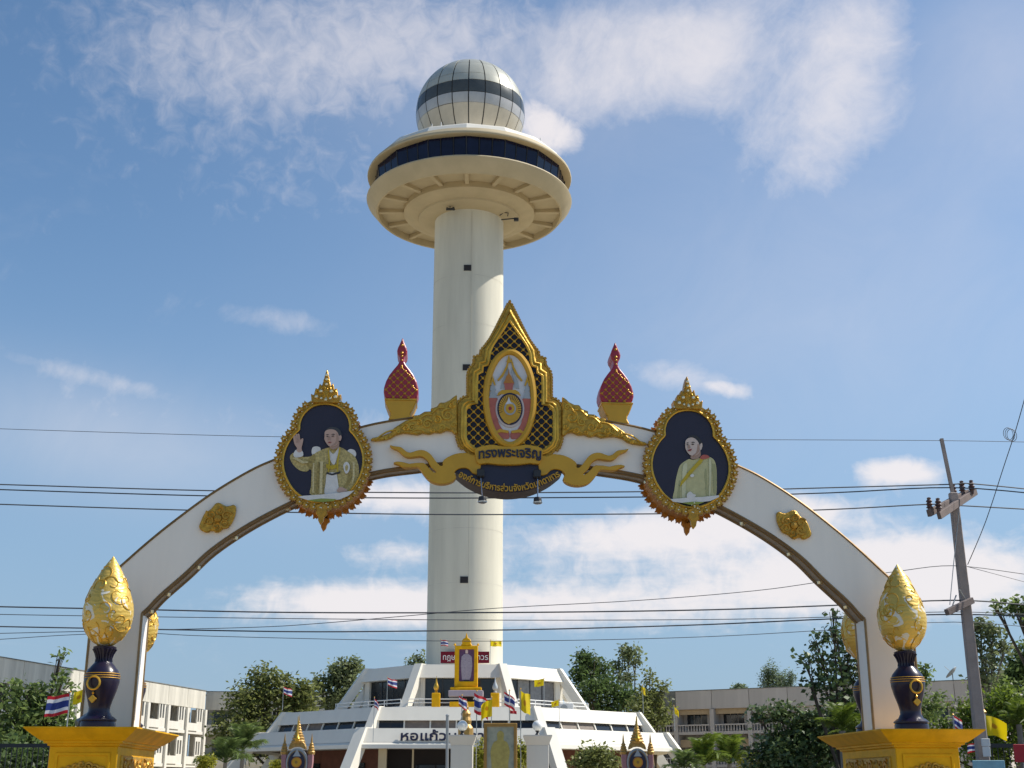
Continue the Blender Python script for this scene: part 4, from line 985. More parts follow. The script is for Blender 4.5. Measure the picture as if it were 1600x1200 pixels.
pic(pn, c4, du, [
    ('printed_dress', 'dress', [(342, 930), (350, 870), (362, 790), (382, 715), (402, 685), (450, 655), (480, 660), (520, 648), (560, 640), (600, 642), (628, 665), (642, 715), (645, 800), (640, 905), (600, 935), (400, 945)], 1),
    ('printed_fold', 'dress_shade', [(388, 930), (392, 860), (386, 800), (378, 840), (368, 930)], 1),
    ('printed_fold', 'dress_shade', [(570, 920), (566, 840), (560, 760), (572, 720), (576, 790), (582, 920)], 1),
    ('printed_fold', 'dress_shade', [(600, 700), (618, 760), (622, 880), (640, 880), (642, 760), (630, 690)], 1),
    ('printed_sheen', 'dress_light', [(410, 700), (440, 690), (430, 800), (428, 920), (404, 925), (404, 800)], 1),
    ('printed_sheen', 'dress_light', [(590, 660), (606, 670), (606, 790), (600, 900), (590, 900), (592, 780)], 1),
    ('printed_sash', 'sash', [(388, 850), (396, 812), (440, 750), (490, 695), (530, 652), (556, 650), (540, 680), (500, 720), (452, 775), (410, 825)], 0),
    ('printed_shoulder_roses', 'rose', [(530, 640), (555, 624), (585, 630), (592, 645), (560, 654), (538, 656)], 1),
    ('printed_neck', 'skin_shade', [(468, 615), (532, 585), (534, 630), (512, 652), (474, 656), (462, 645)], 0),
    ('printed_hair', 'hair', [(440, 520), (448, 498), (475, 488), (505, 494), (530, 515), (545, 545), (542, 570), (528, 578), (500, 530), (465, 510)], 1),
    ('printed_ear', 'skin_pale', [(530, 552), (542, 544), (545, 566), (536, 590), (528, 585)], 1),
    ('printed_face', 'skin_pale', [(426, 555), (430, 525), (450, 508), (480, 506), (508, 525), (524, 555), (530, 590), (516, 618), (488, 632), (460, 626), (440, 605), (428, 580)], 1),
    ('printed_cheek', 'skin_shade', [(514, 548), (526, 575), (522, 604), (496, 628), (476, 630), (502, 606)], 1),
    ('printed_brow', 'hair', [(430, 545), (444, 538), (452, 543), (442, 545)], 0),
    ('printed_brow', 'hair', [(464, 540), (482, 533), (494, 541), (480, 541)], 0),
    ('printed_eye', 'hair', [(432, 554), (444, 550), (450, 555), (442, 559)], 0),
    ('printed_eye', 'hair', [(466, 551), (480, 546), (488, 552), (478, 556)], 0),
    ('printed_nose', 'skin_shade', [(450, 555), (442, 573), (450, 580), (460, 576), (456, 555)], 0),
    ('printed_mouth', 'lips', [(442, 592), (456, 586), (474, 582), (466, 596), (450, 600)], 0),
    ('printed_brooch', 'print_white', [(462, 765), (478, 758), (488, 768), (478, 780), (464, 778)], 1),
    ('printed_rail', 'print_white', [(322, 932), (420, 925), (460, 918), (540, 918), (660, 905), (660, 918), (600, 945), (520, 955), (400, 958), (340, 950)], 0),
    ('printed_flower', 'print_white', [(440, 895), (460, 880), (480, 895), (500, 905), (478, 925), (450, 930), (436, 915)], 1),
    ('printed_rail_leaves', 'print_green', [(400, 958), (480, 950), (560, 952), (520, 968), (460, 972)], 0)])

# ------------------------------------------------------------------ pedestals, vases and buds
PU = 6.05                    # |u| of pedestal and pillar axis
pl_u = (A(40, 1137, -1.7)[0] + A(203, 1138, -1.7)[0]) / 2; pr_u = (A(1380, 1140, -1.7)[0] + A(1530, 1144, -1.7)[0]) / 2
for s, lab in ((-1, 'gold painted pedestal with flared cornice at lower left'), (1, 'gold painted pedestal with flared cornice at lower right')):
    cu = s * (abs(pl_u) + abs(pr_u)) / 2
    t = thing('pedestal', lab, 'pedestal', (cu, 0, 0), AF, 'gold pedestals of the arch')
    hw_, hd = .84, 1.7
    def sq(prof):            # (inset, z) rings of the rectangular plan
        g = MB(); vs = []
        for i_, z in prof: vs += [(cu - hw_ + i_, -hd + i_, z), (cu + hw_ - i_, -hd + i_, z), (cu + hw_ - i_, hd - i_, z), (cu - hw_ + i_, hd - i_, z)]
        n = len(prof); fs = [(3, 2, 1, 0), tuple(4 * (n - 1) + q for q in range(4))]
        for i in range(n - 1):
            for q in range(4): fs.append((i * 4 + q, i * 4 + (q + 1) % 4, i * 4 + 4 + (q + 1) % 4, i * 4 + 4 + q))
        return g.add(vs, fs)
    sq([(.33, .35), (.33, 2.165)]).build('body', 'pedestal_gold', t, bevel=.01)
    sq([(.34, 2.16), (.30, 2.175), (.30, 2.2), (.25, 2.212), (.25, 2.24), (.21, 2.25), (.10, 2.335), (.02, 2.405), (0, 2.42), (0, 2.44)]).build('cornice', 'pedestal_gold', t)
    sq([(.12, 0), (.12, .2), (.22, .28), (.3, .355)]).build('plinth', 'pedestal_gold', t)
    bx = hw_ - .33; by = hd - .33
    # relief panels on the front and on the inner side
    g = MB(); o_ = [(cu - bx + .1, .5), (cu + bx - .1, .5), (cu + bx - .1, 2.07), (cu - bx + .1, 2.07)]; i_ = [(cu - bx + .14, .54), (cu + bx - .14, .54), (cu + bx - .14, 2.03), (cu - bx + .14, 2.03)]
    g.ring(o_, i_, -by - .02, -by + .02); g.build('panel_moulding', 'pedestal_gold', t, bevel=.006)
    g = MB()
    for q in range(-3, 4):
        for j in range(7):
            if abs(q) + j > 6: continue
            c = (cu + q * .095, 1.9 - j * .16 - abs(q) * .03); g.tube([(a, -by - .015, b) for a, _, b in spirals(c, .062, 0, 1.3, flip=1 if q > 0 else -1, a0=1.2 * j)], [.02] * 22, 5)
    g.build('relief_scroll', 'gold_carved', t, smooth=True)
    xs_ = cu - s * (bx + .004)
    g = MB(); g.box((xs_, 0, 1.36), (.05, 2 * by - .5, 1.36)); g.build('side_relief_panel', 'gold_carved', t, bevel=.02)
    g = MB()
    for q in range(-4, 5):
        for j in range(5):
            c = (q * .24, 1.9 - j * .24); g.tube([(xs_ - s * .03, a, b) for a, _, b in spirals(c, .1, 0, 1.4, flip=1 if (q + j) % 2 else -1, a0=q + j)], [.026] * 22, 5)
    g.build('side_scroll', 'gold_leaf', t, smooth=True)
prof_v = [(26, 980), (26, 955), (25, 940), (19.5, 915), (16, 890), (15.8, 868), (18.5, 830), (23, 780), (26, 735), (26.3, 705), (23, 670), (16, 640), (11, 620), (10.3, 605), (13, 580), (17, 555), (17.3, 545), (14, 540)]
prof_b = [(6, 545), (14, 530), (24, 500), (32, 460), (36.5, 415), (38, 370), (37.5, 335), (34.5, 290), (29, 235), (22, 180), (14.5, 130), (8, 95), (3, 70), (.3, 58)]
def vase(s, w, label):
    px, Yv = (171, 0) if s < 0 else (1411, 0)
    cu = s * (abs(A(171, 960, -1.05)[0]) + abs(A(1412, 975, -1.05)[0])) / 2
    zf = lambda y: A(30 + 480 / 3.43, 850 + y / 3.43, -1.05)[1]; k = mpp(171, 1000, 21.3 - .35)
    z0 = PT; zs_ = zf(980)
    Zv = lambda y: PT + (zf(y) - zs_)
    t = thing('lotus_bud_vase', label, 'vase', (cu, w, PT), AF, 'vases with gilded lotus buds')
    g = MB(); g.lathe([(r_ * k, Zv(y)) for r_, y in prof_v], 32, (cu, w, 0)); v = g.build('vase_body', 'navy_gloss', t, smooth=True)
    g = MB()
    for q in range(18):
        a = 2 * math.pi * q / 18; g.tube([(cu + r_ * math.cos(a), w + r_ * math.sin(a), z) for r_, z in ((12 * k, Zv(625)), (11.4 * k, Zv(605)), (13.6 * k, Zv(580)), (17.4 * k, Zv(556)))], .013, 5)
    g.build('neck_flute', 'navy_gloss', v, smooth=True)
    for y in (688, 700, 712):
        g = MB(); r_ = np.interp(y, [705 - 0, 735], [26.3, 26]) * k if y > 700 else 25.4 * k + (y - 688) * .0008
        pts = [(cu + (r_ + .002) * math.cos(a), w + (r_ + .002) * math.sin(a), Zv(y)) for a in [2 * math.pi * q / 40 for q in range(41)]]; g.tube(pts, .0055, 5); g.build('gold_band', 'gold_plain', v)
    g = MB(); g.lathe([(26.6 * k, Zv(925)), (24, Zv(925))] if 0 else [(21.5 * k, Zv(916)), (26.8 * k, Zv(932)), (26.8 * k, Zv(940)), (24 * k, Zv(944))], 32, (cu, w, 0), caps=False); g.build('foot_ring', 'navy_gloss', v, smooth=True)
    sgw = -1 if w < 0 else 1; uo = -s * -.0 + (-.055 if s < 0 else .03); r0 = 26.5 * k
    yf = w + sgw * (math.sqrt(r0 ** 2 - uo ** 2) + .01)
    g = MB(); pts = [(cu + uo + .095 * math.cos(a), yf - abs(math.cos(a)) * 0 + sgw * .0, Zv(742) + .10 * math.sin(a)) for a in [2 * math.pi * q / 24 for q in range(25)]]; g.tube(pts, .017, 6); g.build('ring_ornament', 'gold', v, smooth=True)
    g = MB(); yd = yf - sgw * .03
    g.lathe([(.001, -.03), (.022, 0), (.001, .03)], 8, (cu + uo, yd, Zv(795)))
    g.prism([(cu + uo, Zv(805)), (cu + uo + .062, Zv(826)), (cu + uo, Zv(850)), (cu + uo - .062, Zv(826))], yd - .02, yd + .02); g.build('drop_pendant', 'gold', v, bevel=.008)
    g = MB(); g.lathe([(r_ * k, Zv(y)) for r_, y in prof_b], 40, (cu, w, 0)); b = g.build('bud', 'gilded_bud', t, smooth=True)
    g = MB()
    rnd = random.Random(int(s * 3 + w * 10))
    for q in range(40):          # raised scrolls wrapped round the bud
        a = rnd.uniform(0, 2 * math.pi); y = rnd.uniform(140, 510); sz_ = rnd.uniform(.07, .15); fl_ = rnd.choice((-1, 1)); a0 = rnd.uniform(0, 6)
        pts = []
        for i in range(18):
            t_ = i / 17; an = a0 + fl_ * 1.75 * math.pi * t_; rad = sz_ * (1.25 - 1.0 * t_); z = Zv(y) + rad * math.sin(an)
            rr = np.interp(-z, [-Zv(yy) for _, yy in reversed(prof_b)], [r_ * k for r_, _ in reversed(prof_b)]); a_ = a + rad * math.cos(an) / max(rr, .08)
            pts.append((cu + (rr + .002) * math.cos(a_), w + (rr + .002) * math.sin(a_), z))
        g.tube(pts, [.0115 * (1 - .5 * i / 17) for i in range(18)], 5)
    g.build('bud_scroll', 'gilded_bud' if 0 else 'gold', b, smooth=True, kind='stuff')
vase(-1, -1.05, 'navy vase holding a gilded lotus bud, front of the left pedestal')
vase(1, -1.05, 'navy vase holding a gilded lotus bud, front of the right pedestal')
vase(-1, .9, 'navy vase with gilded lotus bud hidden behind the left arch pillar')
vase(1, .9, 'navy vase with gilded lotus bud hidden behind the right arch pillar')
# grey spotlight lying on the left pedestal
su = A(127, 1132, -1.0)[0]
t = thing('spotlight', 'small grey spotlight beside the vase on the left pedestal top', 'spotlight', (su, -1.0, PT), AF)
g = MB(); g.box((su, -1.0, PT + .02), (.12, .12, .03)); g.build('base', 'black_metal', t)
g = MB(); g.tube([(su - .06, -1.05, PT + .07), (su, -1.0, PT + .1), (su + .1, -.92, PT + .17)], [.06, .075, .09], 12); g.build('housing', 'grey_metal', t, smooth=True)

# ================================================================== utility pole and power lines
YP = 36.0
pole = thing('utility_pole', 'leaning concrete utility pole with cross-arms at right', 'utility pole', at(1541, 1227, YP) * 1.0)
pb, pt_ = at(1541, 1227, YP), at(1492, 800, YP); pb.z = 0
o_top = at(1489, 770, YP)
ax = (o_top - pb).normalized()
g = MB(); P = [pb, pb + (o_top - pb) * .5, o_top]; w_ = [.165, .14, .115]
vs = []
for p, w in zip(P, w_):
    for x, y in ((-1, -1), (1, -1), (1, 1), (-1, 1)): vs.append(p + Vector((x * w, y * w * .8, 0)))
g.add(vs, [(3, 2, 1, 0), (8, 9, 10, 11)] + [(i * 4 + q, i * 4 + (q + 1) % 4, i * 4 + 4 + (q + 1) % 4, i * 4 + 4 + q) for i in (0, 1) for q in range(4)])
g.build('post', 'concrete_pole', pole, bevel=.02)
g = MB(); tip = at(1472, 688, YP); g.box((o_top + tip) / 2 + Vector((0, 0, -.1)), (.09, .09, (tip - o_top).length + .3), 0, ('Y', math.atan2(tip.x - o_top.x, tip.z - o_top.z))); g.build('earth_spike', 'concrete_pole', pole)
# cross-arms run across the line direction and towards the viewer
def arm(p0, p1, sec, name='cross_arm'):
    g = MB(); a, b = Vector(p0), Vector(p1); d = (b - a).normalized(); up = Vector((0, 0, 1)); q = d.cross(up).normalized(); up = q.cross(d)
    vs = [p + q * (sx * sec[0] / 2) + up * (sz * sec[1] / 2) for p in (a, b) for sx, sz in ((-1, -1), (1, -1), (1, 1), (-1, 1))]
    g.add(vs, [(3, 2, 1, 0), (4, 5, 6, 7)] + [(i, (i + 1) % 4, (i + 1) % 4 + 4, i + 4) for i in range(4)]); return g.build(name, 'arm_concrete', pole, bevel=.01)
a0, a1 = at(1451, 802, YP - 1.0), at(1512, 770, YP + .9); arm(a0, a1, (.11, .2))
b0, b1 = at(1467, 806, YP - 1.0), at(1524, 768, YP + .9); arm(b0, b1, (.11, .2))
c0, c1 = at(1479, 957, YP - .75), at(1519, 938, YP - .22); arm(c0, c1, (.14, .17))
ins = MB().lathe([(.05, -.05), (.06, .05), (.10, .07), (.06, .12), (.10, .16), (.06, .21), (.09, .25), (.05, .30), (.06, .34), (.03, .36)], 10).mesh('insulator', 'insulator')
ins_pts = [(1453, 797, YP - .95), (1467, 798, YP - .95), (1491, 776, YP + .2), (1504, 770, YP + .6), (1519, 769, YP + .6)]
for x, y, Y in ins_pts: inst('insulator', ins, pole, at(x, y, Y))
g = MB(); g.tube([at(1494, 930, YP - .3), at(1487, 950, YP - .45)], .02, 5); g.tube([at(1499, 921, YP - .3), at(1509, 938, YP - .2)], .02, 5); g.tube([at(1499, 795, YP - .2), at(1490, 880, YP - .3), at(1484, 945, YP - .45)], .012, 5); g.build('stay_brace', 'grey_metal', pole)
lines = [  # px points, radius, label
    ([(-60, 668), (0, 670), (220, 677), (440, 682.5), (800, 687), (1150, 687), (1472, 688.5), (1660, 692)], .010, 'topmost thin wire running level with the medallions to the pole tip'),
    ([(-60, 755), (0, 757), (340, 767), (600, 769.5), (800, 770), (1100, 767), (1300, 762), (1480, 757), (1520, 756), (1660, 770)], .022, 'upper of the two close power lines just below the medallions'),
    ([(-60, 762), (0, 765), (330, 775), (600, 778), (800, 778), (1100, 775.5), (1300, 770), (1491, 762), (1660, 776)], .022, 'lower of the two close power lines just below the medallions'),
    ([(-60, 786), (0, 788), (290, 797), (600, 803), (800, 804), (1100, 802), (1300, 796), (1453, 788), (1500, 790), (1660, 799)], .022, 'single power line below the close pair, crossing under the crest plaque'),
    ([(-60, 946), (0, 948), (200, 952), (460, 957), (800, 957), (1100, 953), (1300, 946), (1489, 938), (1600, 945), (1660, 950)], .024, 'thick cable level with the cusps of the arch'),
    ([(-60, 958), (0, 960), (220, 963.5), (500, 967), (800, 969), (1100, 968), (1300, 964), (1484, 956), (1660, 963)], .013, 'thin wire right beneath the cable at the arch cusps'),
    ([(-60, 977), (0, 979), (220, 983), (460, 987), (650, 986), (860, 983), (1100, 976), (1300, 967), (1490, 960), (1660, 966)], .022, 'thick cable crossing the shaft just above the portrait board'),
    ([(-60, 1002), (0, 999), (110, 992), (220, 989), (330, 994), (640, 1001), (860, 1001), (1100, 995), (1300, 984), (1490, 972), (1660, 985)], .011, 'lowest thin wire crossing the shaft foot by the flags'),
    ([(-60, 991), (200, 985), (400, 980), (500, 974), (640, 962), (780, 950), (1000, 938), (1180, 923), (1290, 908), (1400, 893), (1490, 884), (1600, 897), (1660, 906)], .012, 'thin wire climbing from the shaft to the pole above the lower cross-arm'),
    ([(1510, 885), (1660, 925)], .009, 'short thin wire falling away right of the pole')]
for pts, r_, lab in lines:
    r_ *= .85; P = smooth_pts(pts, 5); W3 = [at(x, y, YP + (.0 if x < 1500 else 0)) for x, y in P]
    t = tag(MB().tube(W3, r_, 5).build('power_line', 'wire', None), lab, 'power line', 'power lines behind the arch')
W3 = [at(1512, 882, YP), at(1540, 815, YP - 1.2), at(1568, 730, YP - 2.4), at(1587, 672, YP - 3.2), at(1604, 612, YP - 4)]
tag(MB().tube(smooth_pts([tuple(p) for p in W3], 4), .012, 5).build('drop_cable', 'wire', None), 'steep cable rising from the pole to the right picture edge', 'cable')
c = at(1581, 680, YP - 3.0); t = thing('cable_coil', 'small loop of spare wire tied on the steep cable', 'cable coil', c)
g = MB()
for q in range(3):
    g.tube([c + Vector((.13 * math.cos(a) - .03 * q, .04 * q, .17 * math.sin(a) + .03 * q)) for a in [2 * math.pi * i / 18 for i in range(19)]], .008, 4)
g.build('loop', 'wire', t)

# ================================================================== trees and shrubs
def leaves(rnd, clumps, lsize, droop=.25, aspect=.5, cl_r=.33, bias=.55):
    """clumps: (cx, cy, cz, rx, ry, rz, twigs, leaves per twig). Returns a mesh of folded leaf blades."""
    C = []; 
    for cx, cy, cz, rx, ry, rz, nt, nl in clumps:
        d = rnd.normal(size=(nt, 3)); d /= np.linalg.norm(d, axis=1)[:, None]
        rad = rnd.random(nt) ** bias * (1 + .06 * rnd.normal(size=nt))
        tw = d * rad[:, None] * np.array([rx, ry, rz]) + np.array([cx, cy, cz])
        s_ = cl_r * (rx * ry * rz) ** (1 / 3) * .55 + lsize * .6
        pts = np.repeat(tw, nl, 0) + np.clip(rnd.normal(size=(nt * nl, 3)), -1.8, 1.8) * s_ * np.array([1, 1, .8])
        C.append(pts)
    C = np.concatenate(C); n = len(C)
    ax = rnd.normal(size=(n, 3)) * np.array([1, 1, .6]); ax[:, 2] -= droop; ax /= np.linalg.norm(ax, axis=1)[:, None]
    nr = rnd.normal(size=(n, 3)) + np.array([0, 0, .9]); sd = np.cross(ax, nr); sd /= np.linalg.norm(sd, axis=1)[:, None]; nr = np.cross(sd, ax)
    sc = lsize * (.65 + .7 * rnd.random(n))[:, None]
    a = C - ax * sc * .5; b = C + ax * sc * .5; l = C + sd * sc * aspect * .5 + nr * sc * .08; r = C - sd * sc * aspect * .5 + nr * sc * .08
    V_ = np.stack([a, l, b, r], 1).reshape(-1, 3)
    return V_, n
def leaf_mesh(name, V_, n, m, org):
    me = bpy.data.meshes.new(name); V_ = V_ - np.array(org)
    me.vertices.add(n * 4); me.vertices.foreach_set('co', V_.ravel().astype(np.float32))
    me.loops.add(n * 4); me.loops.foreach_set('vertex_index', np.arange(n * 4, dtype=np.int32))
    me.polygons.add(n); me.polygons.foreach_set('loop_start', np.arange(0, n * 4, 4, dtype=np.int32))
    me.update(); me.validate(); me.materials.append(MATS[m]); return me
def tree(label, base, clumps, lsize, m, trunk=.16, bark='bark', seed=1, name='tree', cat='tree', group=None, limbs=True, aspect=.5, droop=.25, cl_r=.33, bias=.55):
    """clumps are given in photograph pixels: (px, py, dY, half width px, half height px, twigs, leaves)."""
    rnd = np.random.default_rng(seed); rr = random.Random(seed)
    bx, by = base; Y = by
    b3 = Vector((at(bx, 1190, Y).x, Y, 0)); t = thing(name, label, cat, b3, group=group)
    CL = []
    for px, py, dY, rx, ry, nt, nl in clumps:
        c = at(px, py, Y + dY); k = mpp(px, py, Y + dY); CL.append((c.x, c.y, c.z, rx * k, rx * k * .9, ry * k, nt, nl))
    V_, n = leaves(rnd, CL, lsize, droop, aspect, cl_r, bias)
    o = bpy.data.objects.new('crown', leaf_mesh('crown', V_, n, m, b3)); COL.objects.link(o); o.parent = t
    if limbs:
        zc = sum(c[2] for c in CL) / len(CL); zmin = min(c[2] for c in CL)
        fork = Vector((b3.x + rr.uniform(-.2, .2), b3.y, max(.6, zmin * .45)))
        g = MB(); g.tube([b3, b3.lerp(fork, .5) + Vector((rr.uniform(-.1, .1), 0, 0)), fork], [trunk * 1.25, trunk, trunk * .85], 8); g.build('trunk', bark, t, smooth=True)
        for c in CL:
            e = Vector(c[:3]); m1_ = fork.lerp(e, .5) + Vector((rr.uniform(-.25, .25), rr.uniform(-.2, .2), .25))
            g = MB(); g.tube([fork, m1_, e], [trunk * .6, trunk * .4, trunk * .18], 6)
            for q in range(7):
                d_ = Vector((rr.uniform(-1, 1) * c[3], rr.uniform(-1, 1) * c[4], rr.uniform(-.4, 1) * c[5])) * .8; st_ = m1_.lerp(e, rr.uniform(.2, 1))
                g.tube([st_, st_.lerp(e + d_, .55) + Vector((0, 0, .06)), e + d_], [trunk * .2, trunk * .13, .012], 4)
            g.build('limb', bark, t, smooth=True)
    return t
tree('bushy green tree with dark leaves at far left before the pale building', (60, 58), [(25, 1125, 0, 55, 42, 60, 22), (90, 1115, .5, 38, 34, 34, 18), (55, 1082, .3, 36, 20, 16, 12), (98, 1066, .6, 14, 16, 8, 10), (20, 1075, .3, 20, 12, 8, 10), (95, 1026, .6, 8, 8, 3, 8), (25, 1175, -.5, 70, 40, 50, 24), (110, 1160, 0, 40, 40, 34, 20), (70, 1180, 0, 60, 30, 40, 22)], .30, 'leaf_mid', .16, seed=3)
tree('dark low shrub under the bushy tree beside the left pedestal', (30, 50), [(20, 1190, 0, 60, 30, 50, 24), (85, 1195, .3, 40, 30, 36, 24)], .26, 'leaf_dark', .08, seed=13, name='shrub', cat='shrub')
tree('full olive green tree left of the terraced building', (430, 114), [(405, 1085, 0, 36, 34, 55, 20), (450, 1085, 1, 40, 26, 50, 22), (385, 1110, -1, 34, 32, 44, 20), (410, 1054, .5, 18, 16, 16, 14), (470, 1100, 1, 30, 22, 34, 20), (400, 1145, -1, 60, 35, 70, 22), (480, 1078, .5, 22, 14, 18, 14), (440, 1062, .4, 24, 10, 14, 12), (360, 1150, 0, 30, 40, 36, 20)], .44, 'leaf_olive', .24, seed=4)
tree('feathery tree rising behind the left slope of the terraced building', (535, 118), [(535, 1050, 0, 20, 18, 36, 20), (552, 1045, .5, 16, 14, 22, 18), (515, 1066, 0, 14, 12, 18, 16), (540, 1080, 0, 24, 24, 40, 20), (520, 1095, 0, 24, 22, 34, 20), (500, 1070, 0, 16, 8, 10, 12), (548, 1035, 0, 14, 8, 9, 12), (495, 1062, 0, 8, 6, 5, 10)], .40, 'leaf_dusty', .2, seed=5)
tree('small tree tip showing above the roof left of the shaft', (650, 126), [(654, 1026, 0, 5, 7, 6, 10), (645, 1037, 0, 12, 5, 9, 10), (660, 1035, 0, 8, 6, 6, 10), (652, 1050, 0, 14, 10, 14, 14)], .38, 'leaf_dusty', .12, seed=6)
tree('large dark round tree right of the shaft behind the terraced building', (945, 128), [(918, 1030, 0, 16, 14, 30, 18), (934, 1046, 1, 20, 14, 30, 18), (906, 1054, -1, 14, 22, 30, 18), (950, 1072, 0, 24, 18, 34, 18), (925, 1080, -2, 28, 22, 46, 20), (980, 1092, 0, 26, 18, 34, 18), (945, 1105, 0, 40, 20, 50, 18)], .42, 'leaf_dark', .3, seed=7)
tree('paler round-topped tree beside the dark tree right of the shaft', (988, 132), [(982, 1020, 0, 17, 11, 24, 16), (992, 1032, 1, 12, 12, 14, 14), (966, 1042, 0, 14, 9, 12, 14), (978, 1062, -1, 18, 9, 14, 14)], .42, 'leaf_dusty', .22, seed=8)
tree('thin sparse tree with bare twigs right of the terraced building', (1025, 108), [(1015, 1060, 0, 10, 14, 10, 12), (1035, 1072, 0, 12, 12, 12, 12), (1010, 1090, 0, 24, 16, 30, 16), (1030, 1100, 0, 20, 22, 26, 16), (1000, 1108, -1, 22, 18, 28, 16), (1022, 1125, 0, 26, 14, 30, 18)], .34, 'leaf_olive', .13, seed=9)
tree('far grey green casuarina with twin tops above the right building', (1212, 190), [(1205, 1052, 0, 10, 16, 34, 20), (1198, 1062, 0, 10, 14, 26, 18), (1220, 1060, 1, 9, 12, 22, 18), (1212, 1072, 0, 24, 8, 40, 20)], .5, 'leaf_far', .3, seed=10, droop=-.3, aspect=.22)
tree('smaller slim top of a far grey green casuarina beside the twin tops', (1234, 188), [(1236, 1058, 0, 5, 12, 14, 18), (1232, 1071, 0, 7, 8, 14, 18)], .5, 'leaf_far', .2, seed=20, droop=-.3, aspect=.22)
tree('tiny far treetop peeping over the right building parapet', (1156, 185), [(1155, 1077, 0, 10, 7, 20, 18)], .5, 'leaf_far', .2, seed=21)
tree('tall large-leaved tree against the right arch pillar', (1315, 44), [(1306, 988, 0, 24, 20, 12, 7), (1302, 961, 0, 8, 6, 3, 5), (1275, 1000, .3, 14, 10, 5, 6), (1288, 1030, 0, 34, 24, 20, 8), (1330, 1005, .5, 26, 32, 28, 10), (1260, 1034, -.2, 12, 10, 5, 6), (1335, 1055, .5, 28, 36, 32, 11), (1296, 1072, 0, 34, 22, 26, 9), (1322, 1108, .4, 38, 30, 44, 13), (1266, 1072, 0, 10, 10, 4, 6)], .21, 'leaf_glossy', .1, seed=11, aspect=.62, cl_r=.42)
tree('dark spreading shrub below the large-leaved tree at right', (1260, 46), [(1215, 1115, 0, 34, 14, 30, 12), (1255, 1132, 0, 36, 22, 46, 13), (1225, 1165, 0, 44, 30, 70, 18), (1290, 1150, 0, 40, 40, 80, 18), (1250, 1190, -.5, 70, 30, 90, 20), (1320, 1170, 0, 40, 40, 60, 18), (1180, 1118, 0, 14, 10, 6, 8), (1195, 1190, 0, 34, 26, 44, 16)], .21, 'leaf_glossy', .1, seed=12, name='shrub', cat='shrub', aspect=.55)
tree('slender tree with pale branches and tufted leaves right of the pole', (1545, 60), [(1533, 982, 0, 14, 9, 14, 12), (1525, 1000, 0, 8, 8, 7, 10), (1552, 988, 0, 14, 9, 12, 12), (1570, 1010, 0, 9, 8, 8, 10), (1540, 1030, 0, 22, 16, 16, 12), (1555, 1015, 0, 12, 8, 7, 9), (1540, 1060, 0, 24, 16, 20, 12)], .30, 'leaf_dusty', .12, 'bark_pale', seed=14)
tree('overhanging leafy branch entering at the right picture edge', (1640, 48), [(1585, 952, 0, 22, 9, 13, 10), (1555, 948, 0, 8, 6, 4, 8), (1612, 946, 0, 20, 12, 14, 10), (1650, 975, 0, 30, 30, 30, 12)], .26, 'leaf_mid', .16, seed=15)
tree('dark rounded tree at the right edge behind the bushes', (1595, 66), [(1592, 1045, 0, 26, 28, 46, 20), (1574, 1064, 0, 24, 18, 36, 18), (1612, 1020, 0, 22, 24, 34, 20), (1560, 1085, -1, 36, 18, 40, 18)], .28, 'leaf_mid', .2, seed=16)
tree('bright flowering bush filling the right edge behind the yellow flag', (1560, 46), [(1570, 1105, 0, 45, 30, 70, 18), (1520, 1125, .5, 30, 30, 46, 16), (1600, 1130, 0, 40, 40, 70, 18), (1550, 1165, 0, 55, 36, 90, 18), (1480, 1145, .8, 28, 20, 34, 14), (1502, 1108, .8, 14, 16, 12, 10), (1470, 1175, 1, 40, 22, 44, 16)], .19, 'leaf_bright', .1, seed=17, name='shrub', cat='shrub', aspect=.42)
tree('green treetop showing just right of the right arch pillar', (1440, 70), [(1438, 1052, 0, 10, 14, 20, 16), (1430, 1070, 0, 14, 16, 24, 16), (1450, 1110, 0, 30, 26, 40, 18)], .26, 'leaf_mid', .12, seed=18)
tree('olive shrub left of the right emblem post', (930, 62), [(930, 1182, 0, 24, 16, 40, 18), (915, 1194, 0, 22, 14, 34, 18), (950, 1195, 0, 20, 14, 30, 18)], .2, 'leaf_olive', .07, seed=22, name='shrub', cat='shrub')
tree('light green shrub behind the patina board', (790, 58), [(755, 1180, 0, 14, 20, 34, 18), (815, 1180, 0, 12, 18, 34, 18), (785, 1165, .5, 24, 14, 30, 18), (780, 1192, 0, 40, 16, 50, 18)], .18, 'leaf_yellow', .07, seed=23, name='shrub', cat='shrub')
def topiary(px, py, Y, rx, ry, label, seed):
    tree(label, (px, Y), [(px, py, 0, rx, ry, 60, 16)], .14, 'leaf_yellow', .06, seed=seed, name='topiary', cat='shrub', group='clipped yellow green topiaries', bias=.3, cl_r=.18)
topiary(322, 1192, 60, 12, 11, 'clipped yellow green ball shrub right of the left pedestal', 31)
topiary(434, 1200, 60, 12, 12, 'clipped yellow green ball shrub left of the left emblem post', 32)
topiary(1168, 1194, 58, 14, 13, 'clipped yellow green ball shrub beside the palms', 33)
topiary(1215, 1200, 52, 10, 10, 'clipped yellow green ball shrub under the dark shrub', 34)

